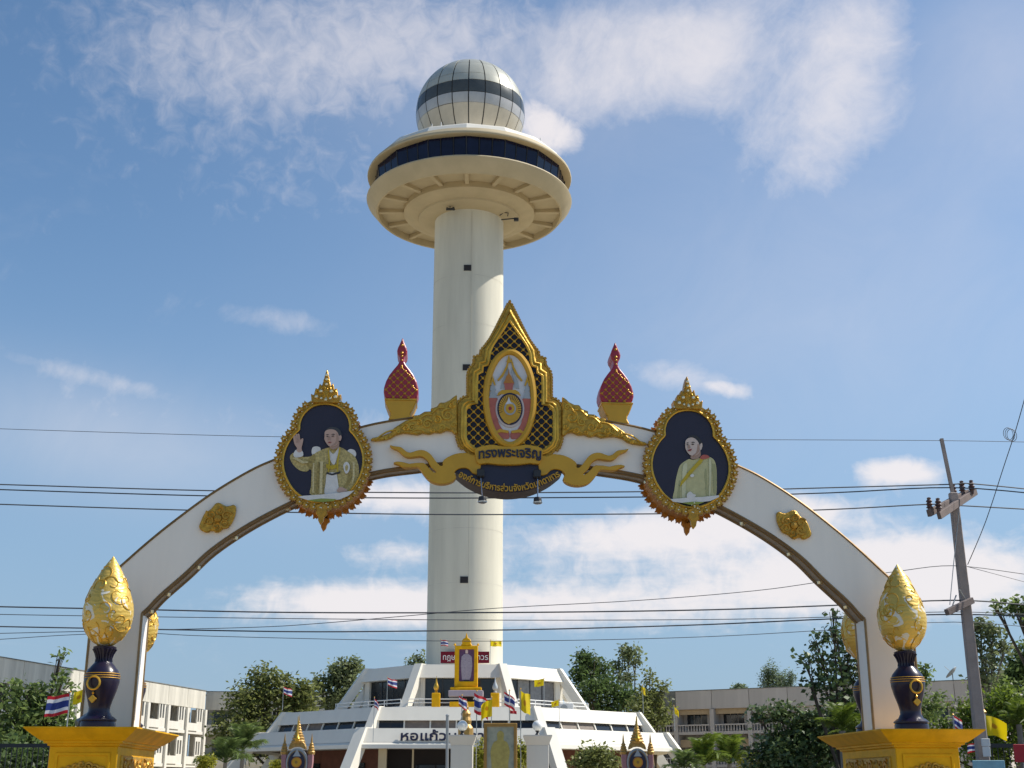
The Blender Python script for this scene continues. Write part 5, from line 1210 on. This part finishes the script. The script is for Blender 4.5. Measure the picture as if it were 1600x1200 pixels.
# palms: every frond is a part of its own
def frond_mesh(L, n, m, w=.5, arch=.5, seed=0):
    rnd = random.Random(seed); g = MB(); spine = [Vector((L * t * math.cos(arch * t * 1.3), 0, L * (t * .75 - arch * t * t))) for t in [i / 10 for i in range(11)]]
    g.tube(spine, [.022 * (1 - .85 * i / 10) for i in range(11)], 4)
    for i in range(n):
        t = .12 + .88 * i / n; q = t * 10; k = min(int(q), 9); p = spine[k].lerp(spine[k + 1], q - k); d = (spine[k + 1] - spine[k]).normalized()
        ln = w * (.35 + 1.1 * math.sin(math.pi * min(1, t * .9 + .08))) * rnd.uniform(.85, 1.1)
        for s in (-1, 1):
            e = p + Vector((d.x * .55 * ln, s * ln * .8, d.z * .5 * ln + .05 * ln - rnd.uniform(.1, .3) * ln)); mid = p.lerp(e, .45) + Vector((0, 0, .05 * ln)); wd = d * .028
            g.add([p, mid + wd, e, mid - wd], [(0, 1, 2, 3)])
    return g.mesh('frond', m)
fr_b = [frond_mesh(1.7, 26, 'leaf_bright', .5, .55, 1), frond_mesh(1.5, 24, 'leaf_bright', .45, .75, 2)]
fr_g = [frond_mesh(1.6, 24, 'leaf_mid', .5, .6, 3), frond_mesh(1.35, 22, 'leaf_mid', .45, .8, 4)]
def palm(px, py, Y, sc, nf, label, ms, seed, tr=.11, group=None):
    rnd = random.Random(seed); c = at(px, py, Y); b = Vector((c.x + rnd.uniform(-.2, .2), Y, 0)); t = thing('palm', label, 'palm', b, group=group)
    g = MB(); n = 9; g.tube([b.lerp(c, i / n) for i in range(n + 1)], [tr * (1.2 - .4 * i / n) * (1 + .08 * (i % 2)) for i in range(n + 1)], 8); g.build('trunk', 'bark_pale', t, smooth=True)
    for i in range(nf):
        a = 2 * math.pi * (i * .382 + rnd.uniform(-.05, .05)); up = -R(24) * (i % 4) + R(10) * rnd.uniform(-1, 1)
        s_ = sc * rnd.uniform(.85, 1.12); inst('frond', ms[i % 2], t, c, (0, up, a), (s_,) * 3)
palm(1316, 1142, 40, .62, 20, 'bright young palm in front of the right arch pillar foot', fr_b, 41)
palm(1338, 1150, 41, .6, 16, 'smaller bright palm tucked against the right pillar foot', fr_b, 46)
palm(1100, 1196, 56, .95, 24, 'left bright palm by the right end of the terraced building', fr_b, 42)
palm(1140, 1194, 57, .95, 24, 'right bright palm by the right end of the terraced building', fr_b, 43)
palm(1070, 1204, 55, .75, 18, 'small palm next to the right emblem post', fr_g, 44)
palm(380, 1172, 66, 1.05, 28, 'dark feathery palm below the olive tree at left', fr_g, 45)
palm(352, 1192, 64, 1.1, 20, 'low dark palm right of the left pedestal', fr_g, 47)
palm(1592, 1132, 42, .6, 20, 'spiky palm in the flowering bush at the right edge', fr_b, 48)

# ================================================================== flags
def flag(px0, py0, px1, py1, Y, m, label, pole_px=None, pole_y=1227, drop=.25, seed=0, side=1, thick=.022, group='small flags on thin poles', fold=.25):
    """cloth between the photograph corners (px0,py0)-(px1,py1); the staff stands at pole_px down to pole_y."""
    rnd = random.Random(seed); pxs = px0 if pole_px is None else pole_px
    top = at(pxs, py0, Y); k = mpp(px0, py0, Y); w = (px1 - px0) * k; h = (py1 - py0) * k * .8
    base = at(pxs, pole_y, Y) if pole_y < 1220 else Vector((top.x, Y, 0)); base.x = top.x
    t = thing('flag', label, 'flag', base, group=group)
    g = MB(); g.tube([base, top + Vector((0, 0, h * .12))], thick, 6); g.build('staff', 'steel_pole', t)
    g = MB(); g.lathe([(thick * 1.2, -thick), (thick * 1.8, 0), (.001, thick * 2)], 8, tuple(top + Vector((0, 0, h * .12)))); g.build('knob', 'gold_plain', t)
    nx, ny = 14, 8; vs = []; fs = []; uv = []
    x_left = at(px0, py0, Y).x; ph = rnd.uniform(0, 6)
    sgn = 1 if side > 0 else -1; x_st = x_left if side > 0 else x_left + w
    for i in range(nx + 1):
        for j in range(ny + 1):
            u_, v_ = i / nx, j / ny
            y = math.sin(u_ * 5.5 + ph + v_ * 1.2) * fold * w * (.2 + .8 * u_); x = x_st + sgn * u_ * w * (1 - .04 * math.sin(u_ * 9 + ph))
            z = top.z - h * (1 - v_) - drop * h * u_ ** 1.4 * (1 + .25 * math.sin(4 * v_ + ph)) + .05 * h * math.sin(u_ * 7 + ph)
            vs.append((x, Y + y, z)); uv.append((u_, v_))
    for i in range(nx):
        for j in range(ny): a = i * (ny + 1) + j; fs.append((a, a + ny + 1, a + ny + 2, a + 1))
    g = MB(); g.add(vs, fs); o = g.build('cloth', m, t, smooth=True); me = o.data; ul = me.uv_layers.new(name='UVMap')
    for lp_ in me.loops: ul.data[lp_.index].uv = uv[lp_.vertex_index]
    return t
T_, Y_ = 'flag_tricolour', 'flag_yellow'
flag(73, 1085, 109, 1122, 48, T_, 'large striped national flag left of the left vase', 109.5, side=-1, drop=.18, seed=1, fold=.2)
flag(116, 1078, 133, 1102, 50, Y_, 'yellow flag just left of the left vase', 133, side=-1, drop=.2, seed=2)
flag(443.5, 1074, 456, 1087, 92, T_, 'small striped flag on the left end of the lower terrace', 443, 1110, drop=.35, seed=3)
flag(606, 1060, 620, 1074, 90, T_, 'small striped flag in front of the left upper terrace window', 605.5, 1103, drop=.35, seed=4)
flag(585, 1091, 592, 1107, 86, T_, 'limp striped flag over the left front corner of the fascia', 585, 1160, drop=.6, seed=5)
flag(689, 1000, 701, 1011, 101, T_, 'striped flag on the shaft above the red banner', 688.5, 1040, drop=.1, seed=6)
flag(766, 1001, 783, 1012, 101, Y_, 'yellow flag on the shaft right of the portrait board', 766, 1040, drop=.05, seed=7)
flag(717, 1088, 729, 1106, 56, T_, 'narrow striped flag left of the big flag cluster', 722, drop=.5, seed=8)
flag(741, 1083, 762, 1120, 55, T_, 'wide striped flag in the flag cluster under the portrait board', 745, drop=.35, seed=9)
flag(752, 1092, 769, 1124, 54.5, Y_, 'broad yellow flag in the flag cluster under the portrait board', 768, side=-1, drop=.3, seed=10, fold=.35)
flag(788, 1081, 804, 1106, 56, T_, 'striped flag between the cluster and the tall yellow flag', 796, drop=.5, seed=11)
flag(797, 1110, 807, 1116, 56.5, 'flag_red', 'tiny dark red pennant above the patina board', 796.5, drop=.2, seed=12)
flag(812, 1080, 828, 1116, 55.5, Y_, 'tall drooping yellow flag above the right lamp post', 813.5, drop=.25, seed=13, fold=.4)
flag(835, 1061, 850, 1074, 90, Y_, 'yellow flag before the right upper terrace window', 850, 1103, side=-1, drop=.2, seed=14)
flag(861, 1094, 874, 1105, 88, Y_, 'small yellow flag at the right front corner of the terrace', 873.5, 1140, side=-1, drop=.3, seed=15)
flag(1002.5, 1072, 1008, 1085, 90, Y_, 'narrow yellow flag in front of the sparse tree', 1004, 1115, drop=.4, seed=16)
flag(1053, 1104, 1060, 1117, 92, Y_, 'narrow yellow flag at the right end of the lower terrace', 1053, 1142, drop=.6, seed=17)
flag(1490, 1119, 1503, 1142, 40, T_, 'limp striped flag between right pedestal and utility pole', 1489, drop=.5, seed=18)
flag(1537, 1116, 1569, 1154, 38, Y_, 'big yellow flag streaming beside the utility pole', 1537, drop=.35, seed=19, thick=.05)
flag(1512, 1160, 1526, 1176, 42, T_, 'faded striped flag behind the utility pole foot', 1526, side=-1, drop=.3, seed=25)

# ================================================================== forecourt furniture
def lamp_post(px, Y, label):
    x0, x1 = at(px - 17, 1180, Y).x, at(px + 17, 1180, Y).x; top = at(px, 1149, Y); cx = (x0 + x1) / 2; h = top.z; w = x1 - x0
    t = thing('gate_post', label, 'gate post', (cx, Y, 0), group='white gate posts with globe lamps')
    g = MB(); g.box((cx, Y, (h - .4) / 2), (w, w, h - .4)); g.build('shaft', 'building_white', t, bevel=.015)
    g = MB(); vs = []
    for s_, z in ((.5, h - .4), (.55, h - .3), (.66, h - .05), (.66, h)): vs += [(cx - w * s_, Y - w * s_, z), (cx + w * s_, Y - w * s_, z), (cx + w * s_, Y + w * s_, z), (cx - w * s_, Y + w * s_, z)]
    g.add(vs, [(3, 2, 1, 0), (12, 13, 14, 15)] + [(i * 4 + q, i * 4 + (q + 1) % 4, i * 4 + 4 + (q + 1) % 4, i * 4 + 4 + q) for i in range(3) for q in range(4)]); g.build('capital', 'building_white', t)
    g = MB(); g.lathe([(.13, 0), (.06, .08), (.05, .12), (.11, .17)], 12, (cx, Y, h)); g.build('lamp_neck', 'black_metal', t, smooth=True)
    r_ = .215; g = MB(); g.lathe([(r_ * math.cos(R(a)), r_ * math.sin(R(a))) for a in range(-80, 89, 8)], 20, (cx, Y, h + .17 + r_)); g.build('lamp_globe', 'lamp_globe', t, smooth=True)
lamp_post(722, 55, 'white gate post with globe lamp left of the patina board')
lamp_post(840, 55, 'white gate post with globe lamp right of the patina board')
b0, b1 = at(756, 1130, 54), at(808, 1130, 54); ht = b0.z
t = thing('patina_board', 'greenish weathered board in a gold frame between the lamp posts', 'board', ((b0.x + b1.x) / 2, 54, 0))
g = MB(); g.ring([(b0.x, .3), (b1.x, .3), (b1.x, ht), (b0.x, ht)], [(b0.x + .13, .43), (b1.x - .13, .43), (b1.x - .13, ht - .13), (b0.x + .13, ht - .13)], 53.92, 54.08); g.build('frame', 'wood_gold', t, bevel=.02)
g = MB(); g.box(((b0.x + b1.x) / 2, 54.02, ht / 2 + .15), (b1.x - b0.x - .2, .05, ht - .5)); pn_ = g.build('panel', 'panel_patina', t)
cx = (b0.x + b1.x) / 2
g = MB(); g.prism(smooth_pts([(cx - .38, .6), (cx - .34, 1.6), (cx - .36, 2.4), (cx - .40, 2.9), (cx - .28, 3.25), (cx - .13, 3.35), (cx - .14, 3.6), (cx, 3.72), (cx + .14, 3.6), (cx + .13, 3.35), (cx + .28, 3.25), (cx + .38, 2.9), (cx + .32, 2.4), (cx + .36, 1.6), (cx + .38, .6)], 3, True), 53.985, 53.992); g.build('faded_figure', 'panel_figure', pn_)
g = MB()
for x in (b0.x + .07, b1.x - .07): g.box((x, 54.02, .16), (.1, .1, .3))
g.build('foot', 'wood_gold', t)
t = thing('metal_post', 'thin grey metal post left of the left lamp post', 'post', at(699, 1227, 54))
p0 = at(699, 1227, 54); p0.z = 0; p1 = at(699, 1119, 54); g = MB(); g.tube([p0, p1], .06, 8); g.build('tube', 'grey_metal', t); g = MB(); g.lathe([(.075, 0), (.075, .04), (.02, .08)], 8, tuple(p1)); g.build('cap', 'grey_metal', t)

# emblem posts at the roadside
def emblem_post(px, Y, label):
    k = mpp(px, 1160, Y); c = at(px, 1160, Y); cx = c.x; Z = lambda y: at(px, 1100 + y / 12, Y).z; X = lambda x: cx + (x - 555) / 12 * k
    t = thing('emblem_post', label, 'emblem', (cx, Y, 0), group='royal emblem posts by the road')
    g = MB(); g.box((cx, Y, .4), (1.5, .7, .8)); g.box((cx, Y, .95), (1.2, .55, .3)); g.box((cx, Y, 1.25), (.5, .3, .5)); g.build('base', 'pink_stone', t, bevel=.03)
    for s in (-1, 1):
        S_ = lambda x: cx + s * (x - 555) / 12 * k
        g = MB(); g.prism([(S_(750), Z(950)), (S_(850), Z(940)), (S_(850), Z(1100)), (S_(835), Z(1240)), (S_(780), Z(1400)), (S_(640), Z(1520)), (S_(555), Z(1560)), (S_(555), Z(1460)), (S_(690), Z(1400)), (S_(745), Z(1240)), (S_(760), Z(1100))], Y - .12, Y + .12); g.build('side_drape', 'pink_stone', t, bevel=.02)
        g = MB(); xm = S_(808); g.lathe([(.125, Z(950)), (.15, Z(900)), (.12, Z(880)), (.13, Z(850)), (.10, Z(835)), (.11, Z(800)), (.075, Z(780)), (.08, Z(750)), (.045, Z(730)), (.03, Z(650)), (.004, Z(550))], 12, (xm, Y, 0)); g.build('side_spire', 'old_gold', t)
    g = MB(); pr = [(.30, 740), (.34, 700), (.27, 670), (.30, 640), (.23, 615), (.26, 590), (.18, 565), (.2, 540), (.14, 515), (.155, 490), (.1, 465), (.115, 440), (.07, 415), (.08, 390), (.045, 365), (.05, 340), (.025, 310), (.003, 200)]
    g.lathe([(r_ * .8, Z(y)) for r_, y in pr], 14, (cx, Y, 0)); g.build('tiered_spire', 'old_gold', t)
    g = MB(); g.lathe([(.001, -.12), (.07, -.1), (.11, 0), (.07, .08), (.03, .2), (.012, .8)], 12, (cx, Y - .28, Z(650))); g.build('spire_boss', 'gold', t, smooth=True)
    g = MB(); g.prism(smooth_pts([(X(390), Z(860)), (X(420), Z(740)), (X(500), Z(690)), (X(610), Z(690)), (X(690), Z(740)), (X(720), Z(860)), (X(620), Z(810)), (X(490), Z(810))], 2, True), Y - .16, Y + .1); g.build('arched_hood', 'old_gold', t, bevel=.02)
    ez, erx_, erz_ = Z(1110), 200 / 12 * k, Z(830) - Z(1110)
    for nm, f_, m_, yy in (('oval_rim', 1.0, 'emblem_grey', -.15), ('oval_inner_rim', .86, 'bronze', -.18), ('oval_field', .78, 'navy', -.19)):
        g = MB(); g.prism(ellipse(cx, ez, erx_ * f_, erz_ * f_, 30), Y + yy, Y + .1); g.build(nm, m_, t)
    g = MB(); g.prism([(X(555), Z(850)), (X(500), Z(960)), (X(480), Z(985)), (X(630), Z(985)), (X(610), Z(960))], Y - .22, Y - .18); g.build('white_crown', 'emblem_grey', t)
    for nm, r_, m_, yy in (('medal_rim', 95, 'emblem_orange', -.22), ('medal', 75, 'gold_plain', -.24), ('medal_hub', 26, 'wood_gold', -.26)):
        g = MB(); g.prism(ellipse(cx, Z(1095), r_ / 12 * k, r_ / 12 * k, 24), Y + yy, Y - .15); g.build(nm, m_, t)
emblem_post(466, 50, 'pink and gold royal emblem post with spires, left of the terraced building entrance')
emblem_post(995, 50, 'pink and gold royal emblem post with spires, right of the terraced building entrance')
# distant small gilded shrine top behind the left lamp post
cz = at(728, 1112, 60); t = thing('gilded_spire_ornament', 'small gilded tiered ornament behind the left globe lamp', 'ornament', (cz.x, 60, 0))
zz = lambda y: at(728, y, 60).z; k = mpp(728, 1112, 60)
g = MB(); g.lathe([(.3, 0), (.3, zz(1160)), (.2, zz(1158))], 8, (cz.x, 60, 0)); g.build('stem', 'pink_stone', t)
g = MB(); g.lathe([(12 * k, zz(1150)), (12 * k, zz(1138)), (8 * k, zz(1132)), (9 * k, zz(1126)), (7 * k, zz(1120)), (8 * k, zz(1115)), (4 * k, zz(1109)), (4.5 * k, zz(1105)), (.5 * k, zz(1092))], 12, (cz.x, 60, 0)); g.build('tiered_top', 'old_gold', t)

# portrait board on the terrace
Yb = 94.0
def T(px, py, Y=Yb): p = at(px, py, Y); return (p.x, p.z)
t = thing('portrait_board', 'gold framed full-length portrait board on the upper terrace', 'portrait', (at(729, 1080, Yb).x, Yb, 6.6))
x0, z0 = T(710, 1074); x1, z1 = T(747, 1009); xc = (x0 + x1) / 2
fw = (x1 - x0)
g = MB(); g.ring([(x0, z0), (x1, z0), (x1, z1), (x0, z1)], [(x0 + .32, z0 + .42), (x1 - .28, z0 + .42), (x1 - .28, z1 - .25), (x0 + .32, z1 - .25)], Yb - .15, Yb + .2); fr = g.build('frame', 'pedestal_gold', t, bevel=.05)
g = MB(); g.prism([(xc - .42, z1), (xc - .3, z1 + .2), (xc - .36, z1 + .3), (xc - .25, z1 + .48), (xc - .1, z1 + .55), (xc, z1 + .95), (xc + .1, z1 + .55), (xc + .25, z1 + .48), (xc + .36, z1 + .3), (xc + .3, z1 + .2), (xc + .42, z1)], Yb - .12, Yb + .12); g.build('crown_ornament', 'pedestal_gold', t, bevel=.04)
for s in (x0, x1): g = MB(); g.lathe([(.06, 0), (.1, .05), (.08, .1), (.0, .2)], 8, (s, Yb, z1)); g.build('corner_knob', 'pedestal_gold', t)
g = MB(); g.box((xc, Yb + .05, (z0 + z1) / 2 + .08), (fw - .5, .06, z1 - z0 - .55)); pn = g.build('picture', 'purple_print', t)
pz = lambda y: T(729, y)[1]; px_ = lambda x: T(x, 1040)[0]
for i, (nm, m_, pts) in enumerate([('printed_robe', 'violet_robe', [(722, 1062), (720, 1040), (721, 1026), (725, 1022), (732, 1022), (737, 1026), (738, 1040), (736, 1056), (734, 1062)]),
        ('printed_robe_fold', 'lilac_stone', [(728.5, 1062), (728, 1040), (729, 1024), (730, 1040), (730.5, 1062)]),
        ('printed_head', 'skin_pale', [(727, 1021), (727, 1016), (729, 1014.5), (731, 1016), (731, 1021)]),
        ('printed_boots', 'hair', [(725, 1068), (725, 1062), (733, 1062), (733, 1068)])]):
    g = MB(); y = Yb + .012 - i * .004; g.prism([(px_(a), pz(b)) for a, b in pts], y - .003, y); g.build(nm, m_, pn)
g = MB(); g.box((xc, Yb, z0 - .12), (fw + .55, .9, .22)); g.build('gold_step', 'pedestal_gold', t, bevel=.03)
g = MB(); g.box((xc, Yb, z0 - .45), (fw + .8, 1.2, .42)); g.build('stone_step', 'lilac_stone', t, bevel=.03)
g = MB(); g.box((xc, Yb + .1, (6.6 + z0 - .66) / 2), (fw * .6, .8, z0 - .66 - 6.6)); g.build('dark_plinth', 'dark_interior', t)
g = MB(); g.box((xc, Yb - .3, 6.95), (fw + .6, .9, .6)); g.build('low_gold_base', 'pedestal_gold', t, bevel=.03)
for px, m_, lab in ((681.5, 'gold', 'gold flame finial on a square gold post, left of the portrait board'), (773.5, 'emblem_grey', 'silver flame finial on a square gold post, right of the portrait board')):
    p = at(px, 1090, Yb - .6); k = mpp(px, 1090, Yb); t = thing('post_finial', lab, 'finial', (p.x, Yb - .6, 6.6), group='finial posts beside the portrait board')
    zt_ = at(px, 1083, Yb - .6).z; g = MB(); g.box((p.x, Yb - .6, (6.6 + zt_) / 2), (13 * k, 13 * k, zt_ - 6.6)); g.build('post', 'pedestal_gold', t, bevel=.03)
    g = MB(); zf = lambda y: at(px, y, Yb - .6).z; g.lathe([(2.5 * k, zf(1083)), (2.6 * k, zf(1081)), (1.4 * k, zf(1079.5)), (3.6 * k, zf(1077)), (4.4 * k, zf(1074)), (3.4 * k, zf(1070.5)), (1.5 * k, zf(1066)), (.8 * k, zf(1061)), (.1 * k, zf(1056))], 14, (p.x, Yb - .6, 0)); g.build('flame', m_, t, smooth=True)

# signs at the right edge
t = thing('red_sign', 'plain red sign panel at the right picture edge', 'sign', (at(1597, 1227, 41).x, 41, 0))
s0, s1 = at(1586, 1191, 41), at(1612, 1163, 41)
g = MB(); g.box(((s0.x + s1.x) / 2, 41, (s0.z + s1.z) / 2), (s1.x - s0.x, .05, s1.z - s0.z)); g.build('panel', 'sign_red', t, bevel=.008)
g = MB(); g.tube([((s0.x + s1.x) / 2, 41.05, 0), ((s0.x + s1.x) / 2, 41.05, s1.z - .05)], .03, 6); g.build('post', 'grey_metal', t)
t = thing('blue_sign', 'pale blue sign panel below the yellow flag by the pole', 'sign', (at(1546, 1227, 34).x, 34, 0))
s0, s1 = at(1523, 1226, 34), at(1569, 1188, 34)
g = MB(); g.box(((s0.x + s1.x) / 2, 34, (s0.z + s1.z) / 2), (s1.x - s0.x, .04, s1.z - s0.z)); g.build('panel', 'sign_blue', t, bevel=.008)
g = MB()
for x in (s0.x + .08, s1.x - .08): g.tube([(x, 34.04, 0), (x, 34.04, s1.z - .05)], .025, 6)
g.build('post', 'grey_metal', t)
p = at(1540, 1160, YP - .3)
tag(MB().box(p, (.22, .06, .2)).box(p + Vector((0, 0, -.24)), (.2, .05, .26)).build('notice_plate', 'white_rail', None, bevel=.008), 'small pale notice plate fixed to the foot of the utility pole', 'notice')
# fence rails with dark bars behind the shrubs
for (xa, xb, Y, lab) in ((-60, 140, 46.5, 'dark iron fence behind the low shrub at lower left'), (1545, 1660, 44.5, 'dark iron fence crossing the bush at lower right')):
    a, b = at(xa, 1165, Y), at(xb, 1165, Y); t = thing('iron_fence', lab, 'fence', (a.x, Y, 0), group='dark iron fences')
    for z in (a.z, a.z - .9):
        g = MB(); g.box(((a.x + b.x) / 2, Y, z), (b.x - a.x, .07, .13)); g.build('rail', 'black_metal', t)
    n = int((b.x - a.x) / .18); bm_ = MB().box((0, 0, 0), (.025, .025, a.z)).mesh('bar', 'black_metal')
    for i in range(n): inst('bar', bm_, t, (a.x + (i + .5) * (b.x - a.x) / n, Y, a.z / 2))
